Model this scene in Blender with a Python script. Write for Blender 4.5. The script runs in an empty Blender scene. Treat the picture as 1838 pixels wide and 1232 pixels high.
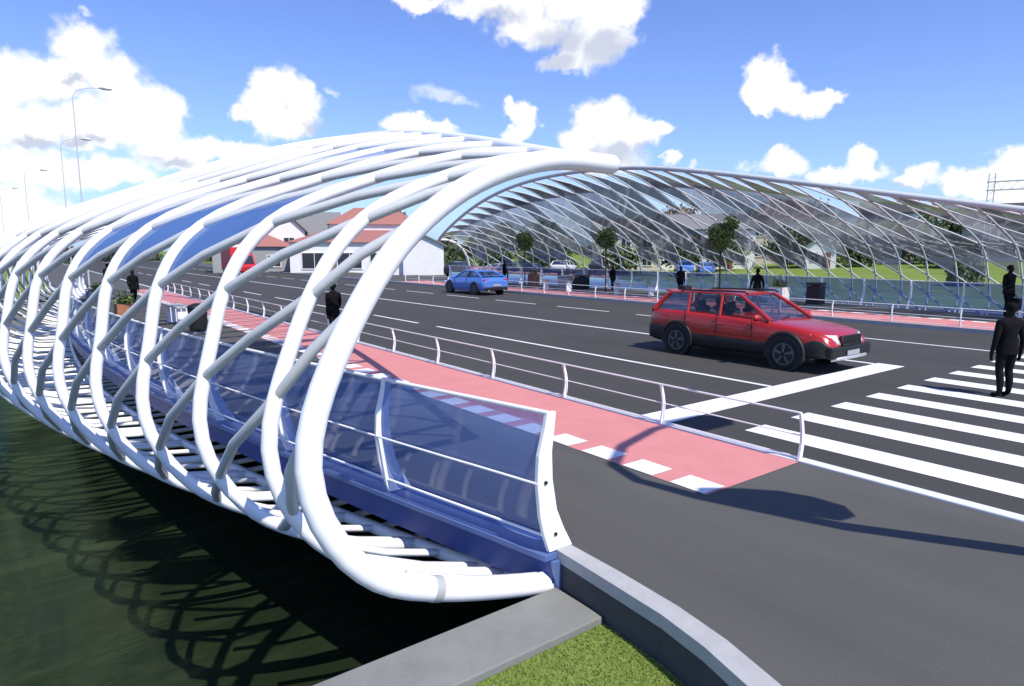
import bpy, bmesh, math, random
import numpy as np
from mathutils import Vector, Matrix, Euler
random.seed(7)
R = math.radians
scene = bpy.context.scene
col = scene.collection

# ------------------------------------------------------------------ helpers
def tag(o, label=None, cat=None, group=None, kind=None):
    if label: o['label'] = label
    if cat: o['category'] = cat
    if group: o['group'] = group
    if kind: o['kind'] = kind
    return o

def empty(name, loc=(0, 0, 0), rz=0.0, label=None, cat=None, group=None):
    o = bpy.data.objects.new(name, None)
    o.empty_display_size = .2
    col.objects.link(o)
    o.location = loc
    o.rotation_euler = (0, 0, rz)
    return tag(o, label, cat, group)

def copy_tree(o, parent=None):
    c = o.copy()
    col.objects.link(c)
    if parent is not None:
        c.parent = parent
    for ch in [x for x in bpy.data.objects if x.parent == o]:
        copy_tree(ch, c)
    return c

class MB:
    """collects shapes and links them as one mesh object"""
    def __init__(s):
        s.v = []; s.f = []; s.sm = []
    def add(s, vs, fs, smooth=False):
        n = len(s.v)
        s.v += [tuple(v) for v in vs]
        s.f += [tuple(i + n for i in f) for f in fs]
        s.sm += [smooth] * len(fs)
    def box(s, c, d, rz=0.0, rot=None):
        hx, hy, hz = d[0] / 2, d[1] / 2, d[2] / 2
        m = rot if rot is not None else Matrix.Rotation(rz, 3, 'Z')
        vs = [Vector(c) + m @ Vector((x * hx, y * hy, z * hz)) for z in (-1, 1) for x, y in ((-1, -1), (1, -1), (1, 1), (-1, 1))]
        s.add(vs, [(3, 2, 1, 0), (4, 5, 6, 7), (0, 1, 5, 4), (1, 2, 6, 5), (2, 3, 7, 6), (3, 0, 4, 7)])
    def tube(s, pts, r, seg=10, caps=True, closed=False):
        pts = [Vector(p) for p in pts]
        n = len(pts)
        rs = r if hasattr(r, '__len__') else [r] * n
        vs = []
        up = None
        for i in range(n):
            a = pts[max(i - 1, 0)]; b = pts[min(i + 1, n - 1)]
            if closed:
                a = pts[(i - 1) % n]; b = pts[(i + 1) % n]
            t = (b - a)
            t = t.normalized() if t.length > 1e-9 else Vector((0, 0, 1))
            if up is None:
                up = Vector((0, 0, 1)) if abs(t.z) < .9 else Vector((1, 0, 0))
            x = t.cross(up)
            if x.length < 1e-4:
                x = t.orthogonal()
            x.normalize(); up = x.cross(t).normalized()
            for k in range(seg):
                q = 2 * math.pi * k / seg
                vs.append(pts[i] + (x * math.cos(q) + up * math.sin(q)) * rs[i])
        fs = []
        m = n if closed else n - 1
        for i in range(m):
            j = (i + 1) % n
            for k in range(seg):
                l = (k + 1) % seg
                fs.append((i * seg + k, i * seg + l, j * seg + l, j * seg + k))
        s.add(vs, fs, True)
        if caps and not closed:
            s.add([vs[k] for k in range(seg)], [tuple(range(seg))])
            s.add([vs[(n - 1) * seg + k] for k in range(seg)], [tuple(reversed(range(seg)))])
    def grid(s, rows, smooth=True, cap=False):
        nr, nc = len(rows), len(rows[0])
        vs = [p for r_ in rows for p in r_]
        fs = [(i * nc + j, i * nc + j + 1, (i + 1) * nc + j + 1, (i + 1) * nc + j) for i in range(nr - 1) for j in range(nc - 1)]
        s.add(vs, fs, smooth)
        if cap:
            s.add(rows[0], [tuple(reversed(range(nc)))])
            s.add(rows[-1], [tuple(range(nc))])
    def slab(s, q, th):
        """thin plate on 4 points, thickened along its normal"""
        q = [Vector(p) for p in q]
        nrm = (q[2] - q[0]).cross(q[3] - q[1]).normalized() * th / 2
        vs = [p - nrm for p in q] + [p + nrm for p in q]
        s.add(vs, [(3, 2, 1, 0), (4, 5, 6, 7), (0, 1, 5, 4), (1, 2, 6, 5), (2, 3, 7, 6), (3, 0, 4, 7)])
    def prism(s, poly, axis, a, b):
        """extrude a 2-D polygon between a and b along axis ('x','y','z')"""
        def P(u, v, w):
            return {'x': (w, u, v), 'y': (u, w, v), 'z': (u, v, w)}[axis]
        n = len(poly)
        vs = [P(u, v, a) for u, v in poly] + [P(u, v, b) for u, v in poly]
        s.add(vs, [tuple(reversed(range(n))), tuple(range(n, 2 * n))] + [(i, (i + 1) % n, n + (i + 1) % n, n + i) for i in range(n)])
    def build(s, name, mat, parent=None, fixn=True, bevel=0.0):
        me = bpy.data.meshes.new(name)
        me.from_pydata(s.v, [], s.f)
        me.polygons.foreach_set('use_smooth', s.sm)
        if fixn:
            bm = bmesh.new(); bm.from_mesh(me)
            bmesh.ops.recalc_face_normals(bm, faces=bm.faces)
            bm.to_mesh(me); bm.free()
        me.update()
        o = bpy.data.objects.new(name, me)
        if mat: me.materials.append(mat)
        col.objects.link(o)
        if parent is not None: o.parent = parent
        if bevel:
            b = o.modifiers.new('bevel', 'BEVEL'); b.width = bevel; b.segments = 2; b.limit_method = 'ANGLE'
        return o

# ------------------------------------------------------------------ materials
def mat(name, c, rough=.6, metal=0.0, var=0.0, scale=8.0, bump=0.0, bscale=60.0, coat=0.0, spec=.5, c2=None, stretch=(1, 1, 1)):
    m = bpy.data.materials.new(name); m.use_nodes = True
    nt = m.node_tree; N = nt.nodes; L = nt.links
    b = N['Principled BSDF']
    b.inputs['Base Color'].default_value = (*c, 1)
    b.inputs['Roughness'].default_value = rough
    b.inputs['Metallic'].default_value = metal
    b.inputs['Specular IOR Level'].default_value = spec
    if coat:
        b.inputs['Coat Weight'].default_value = coat; b.inputs['Coat Roughness'].default_value = .05
    tc = N.new('ShaderNodeTexCoord')
    mp = N.new('ShaderNodeMapping'); mp.inputs['Scale'].default_value = stretch
    L.new(tc.outputs['Object'], mp.inputs['Vector'])
    if var or c2:
        nz = N.new('ShaderNodeTexNoise'); nz.inputs['Scale'].default_value = scale; nz.inputs['Detail'].default_value = 7; nz.inputs['Roughness'].default_value = .65
        L.new(mp.outputs['Vector'], nz.inputs['Vector'])
        cr = N.new('ShaderNodeValToRGB')
        cr.color_ramp.elements[0].position = .3; cr.color_ramp.elements[1].position = .7
        lo = tuple(x * (1 - var) for x in c); hi = c2 if c2 else tuple(min(1, x * (1 + var)) for x in c)
        cr.color_ramp.elements[0].color = (*lo, 1); cr.color_ramp.elements[1].color = (*hi, 1)
        L.new(nz.outputs['Fac'], cr.inputs['Fac']); L.new(cr.outputs['Color'], b.inputs['Base Color'])
    if bump:
        n2 = N.new('ShaderNodeTexNoise'); n2.inputs['Scale'].default_value = bscale; n2.inputs['Detail'].default_value = 4
        L.new(mp.outputs['Vector'], n2.inputs['Vector'])
        bp = N.new('ShaderNodeBump'); bp.inputs['Strength'].default_value = bump; bp.inputs['Distance'].default_value = .02
        L.new(n2.outputs['Fac'], bp.inputs['Height']); L.new(bp.outputs['Normal'], b.inputs['Normal'])
    return m

def asphalt(name, c, fleck):
    m = mat(name, c, .9, bump=.35, bscale=140)
    nt = m.node_tree; N = nt.nodes; L = nt.links; b = N['Principled BSDF']
    tc = N['Texture Coordinate']
    a = N.new('ShaderNodeTexNoise'); a.inputs['Scale'].default_value = .35; a.inputs['Detail'].default_value = 6
    d = N.new('ShaderNodeTexNoise'); d.inputs['Scale'].default_value = 90; d.inputs['Detail'].default_value = 3
    mp = N.new('ShaderNodeMapping'); mp.inputs['Scale'].default_value = (1.6, .12, 1)
    e = N.new('ShaderNodeTexNoise'); e.inputs['Scale'].default_value = 1.0; e.inputs['Detail'].default_value = 4
    L.new(tc.outputs['Object'], a.inputs['Vector']); L.new(tc.outputs['Object'], d.inputs['Vector'])
    L.new(tc.outputs['Object'], mp.inputs['Vector']); L.new(mp.outputs['Vector'], e.inputs['Vector'])
    def mm(op, x, y):
        q = N.new('ShaderNodeMath'); q.operation = op
        for i, z in enumerate((x, y)):
            if isinstance(z, (int, float)): q.inputs[i].default_value = z
            else: L.new(z, q.inputs[i])
        return q.outputs[0]
    s = mm('ADD', mm('MULTIPLY', a.outputs['Fac'], .5), mm('MULTIPLY', d.outputs['Fac'], fleck))
    s = mm('ADD', s, mm('MULTIPLY', e.outputs['Fac'], .45))
    s = mm('ADD', s, .525 - fleck / 2)
    mx = N.new('ShaderNodeVectorMath'); mx.operation = 'SCALE'
    mx.inputs[0].default_value = c; L.new(s, mx.inputs['Scale'])
    L.new(mx.outputs[0], b.inputs['Base Color'])
    return m

def glass(name, tint, diff, dfac, gfac, rough=.03, trans=0.0):
    """thin tinted sheet: see-through tint + a share of body colour + mirror reflection"""
    m = bpy.data.materials.new(name); m.use_nodes = True
    nt = m.node_tree; N = nt.nodes; L = nt.links
    N.remove(N['Principled BSDF'])
    out = N['Material Output']
    t = N.new('ShaderNodeBsdfTransparent'); t.inputs['Color'].default_value = (*tint, 1)
    d = N.new('ShaderNodeBsdfDiffuse'); d.inputs['Color'].default_value = (*diff, 1)
    if trans:
        tl = N.new('ShaderNodeBsdfTranslucent'); tl.inputs['Color'].default_value = (*diff, 1)
        td = N.new('ShaderNodeMixShader'); td.inputs[0].default_value = trans
        L.new(d.outputs[0], td.inputs[1]); L.new(tl.outputs[0], td.inputs[2]); d = td
    g = N.new('ShaderNodeBsdfGlossy'); g.inputs['Roughness'].default_value = rough
    tc = N.new('ShaderNodeTexCoord'); nz = N.new('ShaderNodeTexNoise'); nz.inputs['Scale'].default_value = .9
    L.new(tc.outputs['Object'], nz.inputs['Vector'])
    mr = N.new('ShaderNodeMapRange'); mr.inputs['To Min'].default_value = dfac * .75; mr.inputs['To Max'].default_value = dfac * 1.25
    L.new(nz.outputs['Fac'], mr.inputs['Value'])
    a = N.new('ShaderNodeMixShader'); L.new(mr.outputs[0], a.inputs[0])
    L.new(t.outputs[0], a.inputs[1]); L.new(d.outputs[0], a.inputs[2])
    fr = N.new('ShaderNodeFresnel'); fr.inputs['IOR'].default_value = 1.5
    mu = N.new('ShaderNodeMath'); mu.operation = 'MULTIPLY'; mu.inputs[1].default_value = gfac
    L.new(fr.outputs[0], mu.inputs[0])
    x = N.new('ShaderNodeMixShader'); L.new(mu.outputs[0], x.inputs[0])
    L.new(a.outputs[0], x.inputs[1]); L.new(g.outputs[0], x.inputs[2])
    L.new(x.outputs[0], out.inputs['Surface'])
    return m

M = {}
M['road'] = asphalt('road_asphalt', (.051, .0495, .0455), .9)
M['walk'] = asphalt('pavement_asphalt', (.088, .0855, .078), .7)
M['white_steel'] = mat('white_steel', (.90, .90, .90), .32, var=.03, scale=3, spec=.4)
M['shaded_diag_steel'] = mat('shaded_diagonal_steel', (.58, .59, .59), .4, var=.05, scale=4)  # white steel greyed to paint shade onto the diagonals
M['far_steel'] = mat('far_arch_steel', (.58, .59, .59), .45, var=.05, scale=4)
M['grey_steel'] = mat('grey_steel', (.42, .43, .43), .45, var=.06, scale=4)
M['red_lane'] = mat('red_lane', (.62, .235, .225), .8, var=.06, scale=2.2, bump=.2, bscale=160)
M['paint'] = mat('road_paint', (.80, .80, .80), .7, var=.06, scale=5, bump=.15, bscale=150)
M['kerb'] = mat('kerb_concrete', (.40, .40, .395), .85, var=.10, scale=5, bump=.2, bscale=70)
M['kerb_shade'] = mat('kerb_side_shaded_concrete', (.055, .058, .062), .9, var=.15, scale=4, bump=.2)  # kerb concrete darkened to paint shade onto its side face
M['kerb_white'] = mat('kerb_white_stone', (.70, .71, .72), .8, var=.06, scale=4)
M['concrete'] = mat('concrete', (.215, .22, .205), .9, var=.13, scale=2.6, bump=.25, bscale=45)
M['blue'] = mat('blue_girder_paint', (.026, .062, .25), .45, var=.06, scale=2, spec=.4)
M['lit_blue'] = mat('lit_blue_paint', (.10, .16, .36), .4, var=.05, scale=2)  # girder blue with the ledge's sunlight painted in; end plates share it
M['rail_glass'] = glass('railing_glass', (.48, .58, .84), (.17, .26, .58), .46, .6)
M['arch_glass'] = glass('arch_glass', (.62, .63, .65), (.24, .26, .30), .55, .45, .08, .55)
M['arch_glass_dark'] = glass('arch_glass_dark', (.34, .36, .38), (.10, .11, .12), .6, .4, .08, .5)
M['arch_glass_pale'] = glass('arch_glass_pale', (.80, .81, .82), (.55, .56, .58), .45, .4, .08, .6)
M['arch_glass_sky'] = glass('arch_glass_sky', (.10, .17, .36), (.09, .175, .40), .88, .5, .08)  # reflected sky painted in as a solid blue body colour
M['car_glass'] = glass('car_glass', (.86, .88, .89), (.02, .02, .02), .04, .45)
M['black'] = mat('black_cloth', (.006, .006, .007), .9, var=.3, scale=12, spec=.15)
M['dark_skin'] = mat('dark_skin', (.014, .010, .008), .7, spec=.2)
M['hair'] = mat('black_hair', (.004, .004, .004), .8, spec=.15)
M['dark_plastic'] = mat('dark_plastic', (.012, .012, .013), .55, var=.2, scale=9)
M['rubber'] = mat('tyre_rubber', (.010, .010, .011), .8, bump=.3, bscale=40)
M['alloy'] = mat('alloy_rim', (.13, .135, .14), .4, metal=.5)
M['red_paint'] = mat('red_car_paint', (.43, .013, .007), .28, coat=.8, var=.04, scale=2)
M['blue_paint'] = mat('blue_car_paint', (.10, .24, .68), .25, coat=.9, metal=.15, var=.04, scale=2)
M['lamp_glass'] = mat('lamp_clear', (.65, .67, .68), .12, spec=.8)
M['red_lens'] = mat('red_lens', (.38, .01, .01), .2, coat=.5)
M['silver'] = mat('silver_trim', (.62, .63, .64), .35, metal=.5)
M['post_grey'] = mat('lamp_post_grey', (.60, .62, .65), .5, metal=.3)
M['bark'] = mat('bark', (.07, .05, .035), .95, var=.3, scale=14, bump=.5, bscale=25)
M['leaf_a'] = mat('leaf_mid_green', (.13, .17, .075), .7, var=.4, scale=1.3)
M['leaf_b'] = mat('leaf_dark_green', (.085, .115, .065), .7, var=.4, scale=1.3)
M['leaf_c'] = mat('leaf_brown', (.22, .165, .11), .75, var=.4, scale=1.3)
M['leaf_d'] = mat('leaf_light_green', (.12, .18, .05), .7, var=.4, scale=1.3)
M['wall_white'] = mat('white_render', (.78, .77, .74), .85, var=.05, scale=1.2, bump=.1, bscale=30)
M['wall_cream'] = mat('cream_render', (.58, .54, .45), .85, var=.06, scale=1.2)
M['wall_grey'] = mat('grey_render', (.32, .33, .33), .85, var=.08, scale=1.2)
M['roof_red'] = mat('red_tile_roof', (.36, .15, .125), .8, var=.12, scale=6, bump=.4, bscale=18)
M['roof_brown'] = mat('brown_tile_roof', (.24, .18, .15), .8, var=.12, scale=6, bump=.4, bscale=18)
M['roof_dark'] = mat('dark_slate_roof', (.055, .057, .056), .8, var=.2, scale=6, bump=.4, bscale=18)
M['roof_grey'] = mat('grey_slate_roof', (.20, .20, .205), .8, var=.15, scale=6, bump=.4, bscale=18)
M['window'] = mat('window_glass', (.03, .035, .04), .08, spec=.8)
M['wood'] = mat('brown_wood', (.22, .10, .06), .7, var=.25, scale=6)
M['terracotta'] = mat('terracotta', (.38, .16, .08), .8, var=.15, scale=7)
M['shadow_flag'] = mat('shadow_flag_cloth', (.10, .16, .38), .8, var=.05, scale=2)

def grass_material():
    m = bpy.data.materials.new('grass_ground'); m.use_nodes = True
    nt = m.node_tree; N = nt.nodes; L = nt.links; b = N['Principled BSDF']
    b.inputs['Roughness'].default_value = .95; b.inputs['Specular IOR Level'].default_value = .1
    tc = N.new('ShaderNodeTexCoord')
    n1 = N.new('ShaderNodeTexNoise'); n1.inputs['Scale'].default_value = .25; n1.inputs['Detail'].default_value = 8; n1.inputs['Roughness'].default_value = .7
    n2 = N.new('ShaderNodeTexNoise'); n2.inputs['Scale'].default_value = 28; n2.inputs['Detail'].default_value = 5
    for n in (n1, n2): L.new(tc.outputs['Object'], n.inputs['Vector'])
    ad = N.new('ShaderNodeMath'); ad.operation = 'ADD'
    L.new(n1.outputs['Fac'], ad.inputs[0]); L.new(n2.outputs['Fac'], ad.inputs[1])
    hf = N.new('ShaderNodeMath'); hf.operation = 'MULTIPLY'; hf.inputs[1].default_value = .5
    L.new(ad.outputs[0], hf.inputs[0])
    cr = N.new('ShaderNodeValToRGB')
    cr.color_ramp.elements[0].position = .36; cr.color_ramp.elements[0].color = (.13, .19, .035, 1)
    cr.color_ramp.elements[1].position = .64; cr.color_ramp.elements[1].color = (.23, .30, .075, 1)
    L.new(hf.outputs[0], cr.inputs['Fac']); L.new(cr.outputs['Color'], b.inputs['Base Color'])
    bp = N.new('ShaderNodeBump'); bp.inputs['Strength'].default_value = .6; bp.inputs['Distance'].default_value = .03
    L.new(n2.outputs['Fac'], bp.inputs['Height']); L.new(bp.outputs['Normal'], b.inputs['Normal'])
    return m
M['grass'] = grass_material()

def water_material():
    m = bpy.data.materials.new('canal_water'); m.use_nodes = True
    nt = m.node_tree; N = nt.nodes; L = nt.links; b = N['Principled BSDF']
    N.remove(b); out = N['Material Output']
    tc = N.new('ShaderNodeTexCoord')
    mp = N.new('ShaderNodeMapping'); mp.inputs['Scale'].default_value = (.55, 1.9, 1); mp.inputs['Rotation'].default_value = (0, 0, R(-32))
    L.new(tc.outputs['Object'], mp.inputs['Vector'])
    n0 = N.new('ShaderNodeTexNoise'); n0.inputs['Scale'].default_value = .9; n0.inputs['Detail'].default_value = 8; n0.inputs['Roughness'].default_value = .62; n0.inputs['Distortion'].default_value = .8
    L.new(mp.outputs[0], n0.inputs['Vector'])
    cr = N.new('ShaderNodeValToRGB')
    cr.color_ramp.elements[0].position = .50; cr.color_ramp.elements[0].color = (.014, .022, .011, 1)
    cr.color_ramp.elements[1].position = .78; cr.color_ramp.elements[1].color = (.028, .040, .019, 1)
    L.new(n0.outputs['Fac'], cr.inputs['Fac'])
    df = N.new('ShaderNodeBsdfDiffuse'); L.new(cr.outputs['Color'], df.inputs['Color'])
    gl_ = N.new('ShaderNodeBsdfGlossy'); gl_.inputs['Roughness'].default_value = .12; gl_.inputs['Color'].default_value = (.70, .95, .46, 1)
    n1 = N.new('ShaderNodeTexNoise'); n1.inputs['Scale'].default_value = 1.6; n1.inputs['Detail'].default_value = 3; n1.inputs['Distortion'].default_value = .6
    L.new(mp.outputs[0], n1.inputs['Vector'])
    bp = N.new('ShaderNodeBump'); bp.inputs['Strength'].default_value = .22; bp.inputs['Distance'].default_value = .05
    L.new(n1.outputs['Fac'], bp.inputs['Height']); L.new(bp.outputs['Normal'], gl_.inputs['Normal'])
    fr = N.new('ShaderNodeFresnel'); fr.inputs['IOR'].default_value = 1.33; L.new(bp.outputs['Normal'], fr.inputs['Normal'])
    mu = N.new('ShaderNodeMath'); mu.operation = 'MINIMUM'; mu.inputs[1].default_value = .075; L.new(fr.outputs[0], mu.inputs[0])
    mx = N.new('ShaderNodeMixShader'); L.new(mu.outputs[0], mx.inputs[0]); L.new(df.outputs[0], mx.inputs[1]); L.new(gl_.outputs[0], mx.inputs[2])
    L.new(mx.outputs[0], out.inputs['Surface'])
    return m
M['water'] = water_material()

# ------------------------------------------------------------------ camera
CAMH = 2.5
PITCH = math.atan(167 / 1180); YAW = math.atan(899 / 1192)
cd = bpy.data.cameras.new('camera'); cam = bpy.data.objects.new('camera', cd); col.objects.link(cam)
cd.sensor_width = 36; cd.sensor_fit = 'HORIZONTAL'; cd.lens = 36 * 1180 / 1838; cd.clip_end = 3000; cd.clip_start = .05
cam.location = (0, 0, CAMH); cam.rotation_euler = (math.pi / 2 - PITCH, 0, -YAW)
scene.camera = cam

# ------------------------------------------------------------------ light
SUN = Vector((.0, -.75, 1.0)).normalized()
SEL = math.asin(SUN.z); SAZ = math.atan2(SUN.x, SUN.y)
sd = bpy.data.lights.new('sun', 'SUN'); so = bpy.data.objects.new('sun', sd); col.objects.link(so)
sd.energy = 4.2; sd.angle = R(.5); sd.color = (1, .94, .83)
so.location = (0, -10, 40); so.rotation_euler = SUN.to_track_quat('Z', 'Y').to_euler()

# sky: Nishita with a layer of cumulus laid out by compass direction (azimuth, elevation, half-width, half-height)
CLOUDS = [(0.092,0.236,0.054,0.038),(0.055,0.197,0.052,0.031),(0.016,0.192,0.044,0.033),(0.119,0.217,0.043,0.032),(0.148,0.191,0.048,0.039),(0.172,0.177,0.036,0.037),(0.034,0.15,0.069,0.032),(0.102,0.151,0.069,0.033),(0.158,0.149,0.046,0.027),(0.03,0.099,0.069,0.032),(0.098,0.097,0.069,0.024),(0.195,0.127,0.076,0.025),(0.257,0.134,0.058,0.02),(0.015,0.046,0.062,0.033),(0.319,0.223,0.038,0.032),(0.347,0.201,0.032,0.035),(0.295,0.19,0.036,0.03),(0.274,0.185,0.029,0.016),(0.323,0.17,0.049,0.025),(0.52,0.338,0.039,0.011),(0.631,0.334,0.096,0.023),(0.758,0.339,0.086,0.036),(0.679,0.306,0.068,0.027),(0.759,0.288,0.067,0.038),(0.719,0.264,0.036,0.016),(0.805,0.323,0.035,0.026),(0.497,0.177,0.039,0.02),(0.533,0.167,0.041,0.014),(0.643,0.195,0.016,0.02),(0.659,0.183,0.02,0.024),(0.643,0.164,0.025,0.015),(0.773,0.186,0.044,0.036),(0.745,0.163,0.044,0.03),(0.809,0.166,0.047,0.03),(0.841,0.176,0.027,0.019),(0.77,0.132,0.076,0.031),(0.86,0.173,0.008,0.007),(0.87,0.13,0.014,0.012),(1.007,0.235,0.032,0.029),(0.997,0.208,0.034,0.022),(1.019,0.21,0.031,0.028),(1.054,0.193,0.04,0.015),(1.087,0.199,0.021,0.011),(0.987,0.194,0.016,0.013),(1.024,0.116,0.043,0.018),(1.016,0.128,0.016,0.012),(1.119,0.118,0.021,0.02),(1.113,0.101,0.054,0.016),(1.196,0.091,0.028,0.015),(1.242,0.087,0.033,0.02),(1.283,0.098,0.029,0.022),(1.277,0.072,0.042,0.023),(1.172,0.088,0.018,0.01)]
GREYS = [(0.719,0.292,0.075,0.034),(0.711,0.263,0.04,0.018),(0.631,0.317,0.048,0.02),(0.783,0.276,0.047,0.031),(0.786,0.139,0.06,0.023),(0.08,0.199,0.02,0.01),(0.084,0.137,0.027,0.012),(0.038,0.131,0.034,0.008),(0.36,0.165,0.03,0.015),(0.175,0.119,0.04,0.011),(1.16,0.081,0.055,0.007),(0.834,0.146,0.032,0.017)]
WISPS = [(0.542,0.214,0.036,0.013),(0.566,0.207,0.028,0.009),(0.397,0.218,0.013,0.008),(0.096,0.279,0.013,0.007),(0.905,0.123,0.01,0.007)]

def make_world():
    w = bpy.data.worlds.new('World'); scene.world = w; w.use_nodes = True
    nt = w.node_tree; N = nt.nodes; L = nt.links
    bg = N['Background']; bg.inputs['Strength'].default_value = .15
    sky = N.new('ShaderNodeTexSky'); sky.sky_type = 'NISHITA'; sky.sun_disc = False
    sky.sun_elevation = SEL; sky.sun_rotation = SAZ
    sky.air_density = 1.0; sky.dust_density = .1; sky.ozone_density = 1.6; sky.altitude = 0
    def mm(op, x, y=0.0, z=None, clamp=False):
        q = N.new('ShaderNodeMath'); q.operation = op; q.use_clamp = clamp
        for i, v in enumerate((x, y, z)):
            if v is None: continue
            if isinstance(v, (int, float)): q.inputs[i].default_value = v
            else: L.new(v, q.inputs[i])
        return q.outputs[0]
    tc = N.new('ShaderNodeTexCoord')
    sp = N.new('ShaderNodeSeparateXYZ'); L.new(tc.outputs['Generated'], sp.inputs[0])
    az = mm('ARCTAN2', sp.outputs[0], sp.outputs[1]); el = mm('ARCSINE', sp.outputs[2])
    def noise(sc, det, off, rough=.55):
        mp = N.new('ShaderNodeMapping'); mp.inputs['Location'].default_value = off
        L.new(tc.outputs['Generated'], mp.inputs['Vector'])
        n = N.new('ShaderNodeTexNoise'); n.inputs['Scale'].default_value = sc; n.inputs['Detail'].default_value = det; n.inputs['Roughness'].default_value = rough
        L.new(mp.outputs[0], n.inputs['Vector'])
        return n
    w1 = noise(14, 5, (3, 1, 2)); w2 = noise(45, 4, (7, 5, 1))
    s1 = N.new('ShaderNodeSeparateColor'); L.new(w1.outputs['Color'], s1.inputs[0])
    s2 = N.new('ShaderNodeSeparateColor'); L.new(w2.outputs['Color'], s2.inputs[0])
    az2 = mm('ADD', az, mm('ADD', mm('MULTIPLY', mm('SUBTRACT', s1.outputs[0], .5), .075), mm('MULTIPLY', mm('SUBTRACT', s2.outputs[0], .5), .03)))
    el2 = mm('ADD', el, mm('ADD', mm('MULTIPLY', mm('SUBTRACT', s1.outputs[1], .5), .055), mm('MULTIPLY', mm('SUBTRACT', s2.outputs[1], .5), .028)))
    cv = N.new('ShaderNodeCombineXYZ'); L.new(az2, cv.inputs[0]); L.new(el2, cv.inputs[1])
    def field(lst):
        f = None
        for a, e, ra, re in lst:
            mp = N.new('ShaderNodeMapping')
            mp.inputs['Scale'].default_value = (1 / ra, 1 / re, 1)
            mp.inputs['Location'].default_value = (-a / ra, -e / re, 0)
            L.new(cv.outputs[0], mp.inputs['Vector'])
            ln = N.new('ShaderNodeVectorMath'); ln.operation = 'LENGTH'; L.new(mp.outputs[0], ln.inputs[0])
            f = ln.outputs['Value'] if f is None else mm('SMOOTH_MIN', f, ln.outputs['Value'], .25)
        return mm('SUBTRACT', 1.0, f)
    f = field(CLOUDS)
    d1 = noise(30, 7, (1, 8, 3), .62)
    dens = mm('ADD', f, mm('MULTIPLY', mm('SUBTRACT', d1.outputs['Fac'], .5), .9))
    cr = N.new('ShaderNodeValToRGB'); cr.color_ramp.interpolation = 'EASE'
    cr.color_ramp.elements[0].position = .0; cr.color_ramp.elements[0].color = (0, 0, 0, 1); dens = mm('ADD', dens, .06)
    cr.color_ramp.elements[1].position = .52; cr.color_ramp.elements[1].color = (1, 1, 1, 1)
    L.new(dens, cr.inputs['Fac'])
    wf = mm('ADD', field(WISPS), mm('MULTIPLY', mm('SUBTRACT', d1.outputs['Fac'], .5), 1.1))
    wa = mm('MULTIPLY', mm('SUBTRACT', wf, .05), .75, clamp=True)
    cov = mm('MAXIMUM', cr.outputs[0], mm('MINIMUM', wa, .5))
    g = field(GREYS)
    d2 = noise(12, 5, (4, 2, 9))
    gd = mm('ADD', g, mm('MULTIPLY', mm('SUBTRACT', d2.outputs['Fac'], .5), .8))
    gr = N.new('ShaderNodeValToRGB'); gr.color_ramp.interpolation = 'EASE'
    gr.color_ramp.elements[0].position = .0; gr.color_ramp.elements[0].color = (6.3, 6.3, 6.3, 1)
    gr.color_ramp.elements[1].position = .75; gr.color_ramp.elements[1].color = (3.6, 3.9, 4.7, 1)
    L.new(gd, gr.inputs['Fac'])
    tint = N.new('ShaderNodeMix'); tint.data_type = 'RGBA'; tint.blend_type = 'MULTIPLY'; tint.inputs['Factor'].default_value = 1
    L.new(sky.outputs[0], tint.inputs['A']); tint.inputs['B'].default_value = SKY_TINT
    mx = N.new('ShaderNodeMix'); mx.data_type = 'RGBA'
    hz = N.new('ShaderNodeMix'); hz.data_type = 'RGBA'; hz.inputs['B'].default_value = (1.9, 3.4, 4.9, 1)
    L.new(mm('MULTIPLY', mm('POWER', 2.718, mm('MULTIPLY', mm("ABSOLUTE", el), -11.0)), .85), hz.inputs['Factor']); L.new(tint.outputs['Result'], hz.inputs['A'])
    L.new(cov, mx.inputs['Factor']); L.new(hz.outputs['Result'], mx.inputs['A']); L.new(gr.outputs[0], mx.inputs['B'])
    L.new(mx.outputs['Result'], bg.inputs['Color'])
SKY_TINT = (.66, .74, 1.12, 1)
make_world()
scene.view_settings.view_transform = 'Standard'; scene.view_settings.look = 'None'
scene.view_settings.exposure = 0.25; scene.view_settings.gamma = 1.0
scene.cycles.max_bounces = 10; scene.cycles.transparent_max_bounces = 24; scene.cycles.use_denoising = True

# ------------------------------------------------------------------ bridge geometry (world: X across the road, Y along it)
YC = 23.0; FX = 32.6                    # span middle; the far side starts FX across
ST = 1.3; YE = YC + 19 * ST              # the far half of the span is longer
def wpar(y): return max(0.0, 1 - ((y - YC) / (19.0 if y < YC else 19.0 * ST)) ** 2)
def edge(y): return 3.50 - 2.12 * wpar(y)

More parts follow.
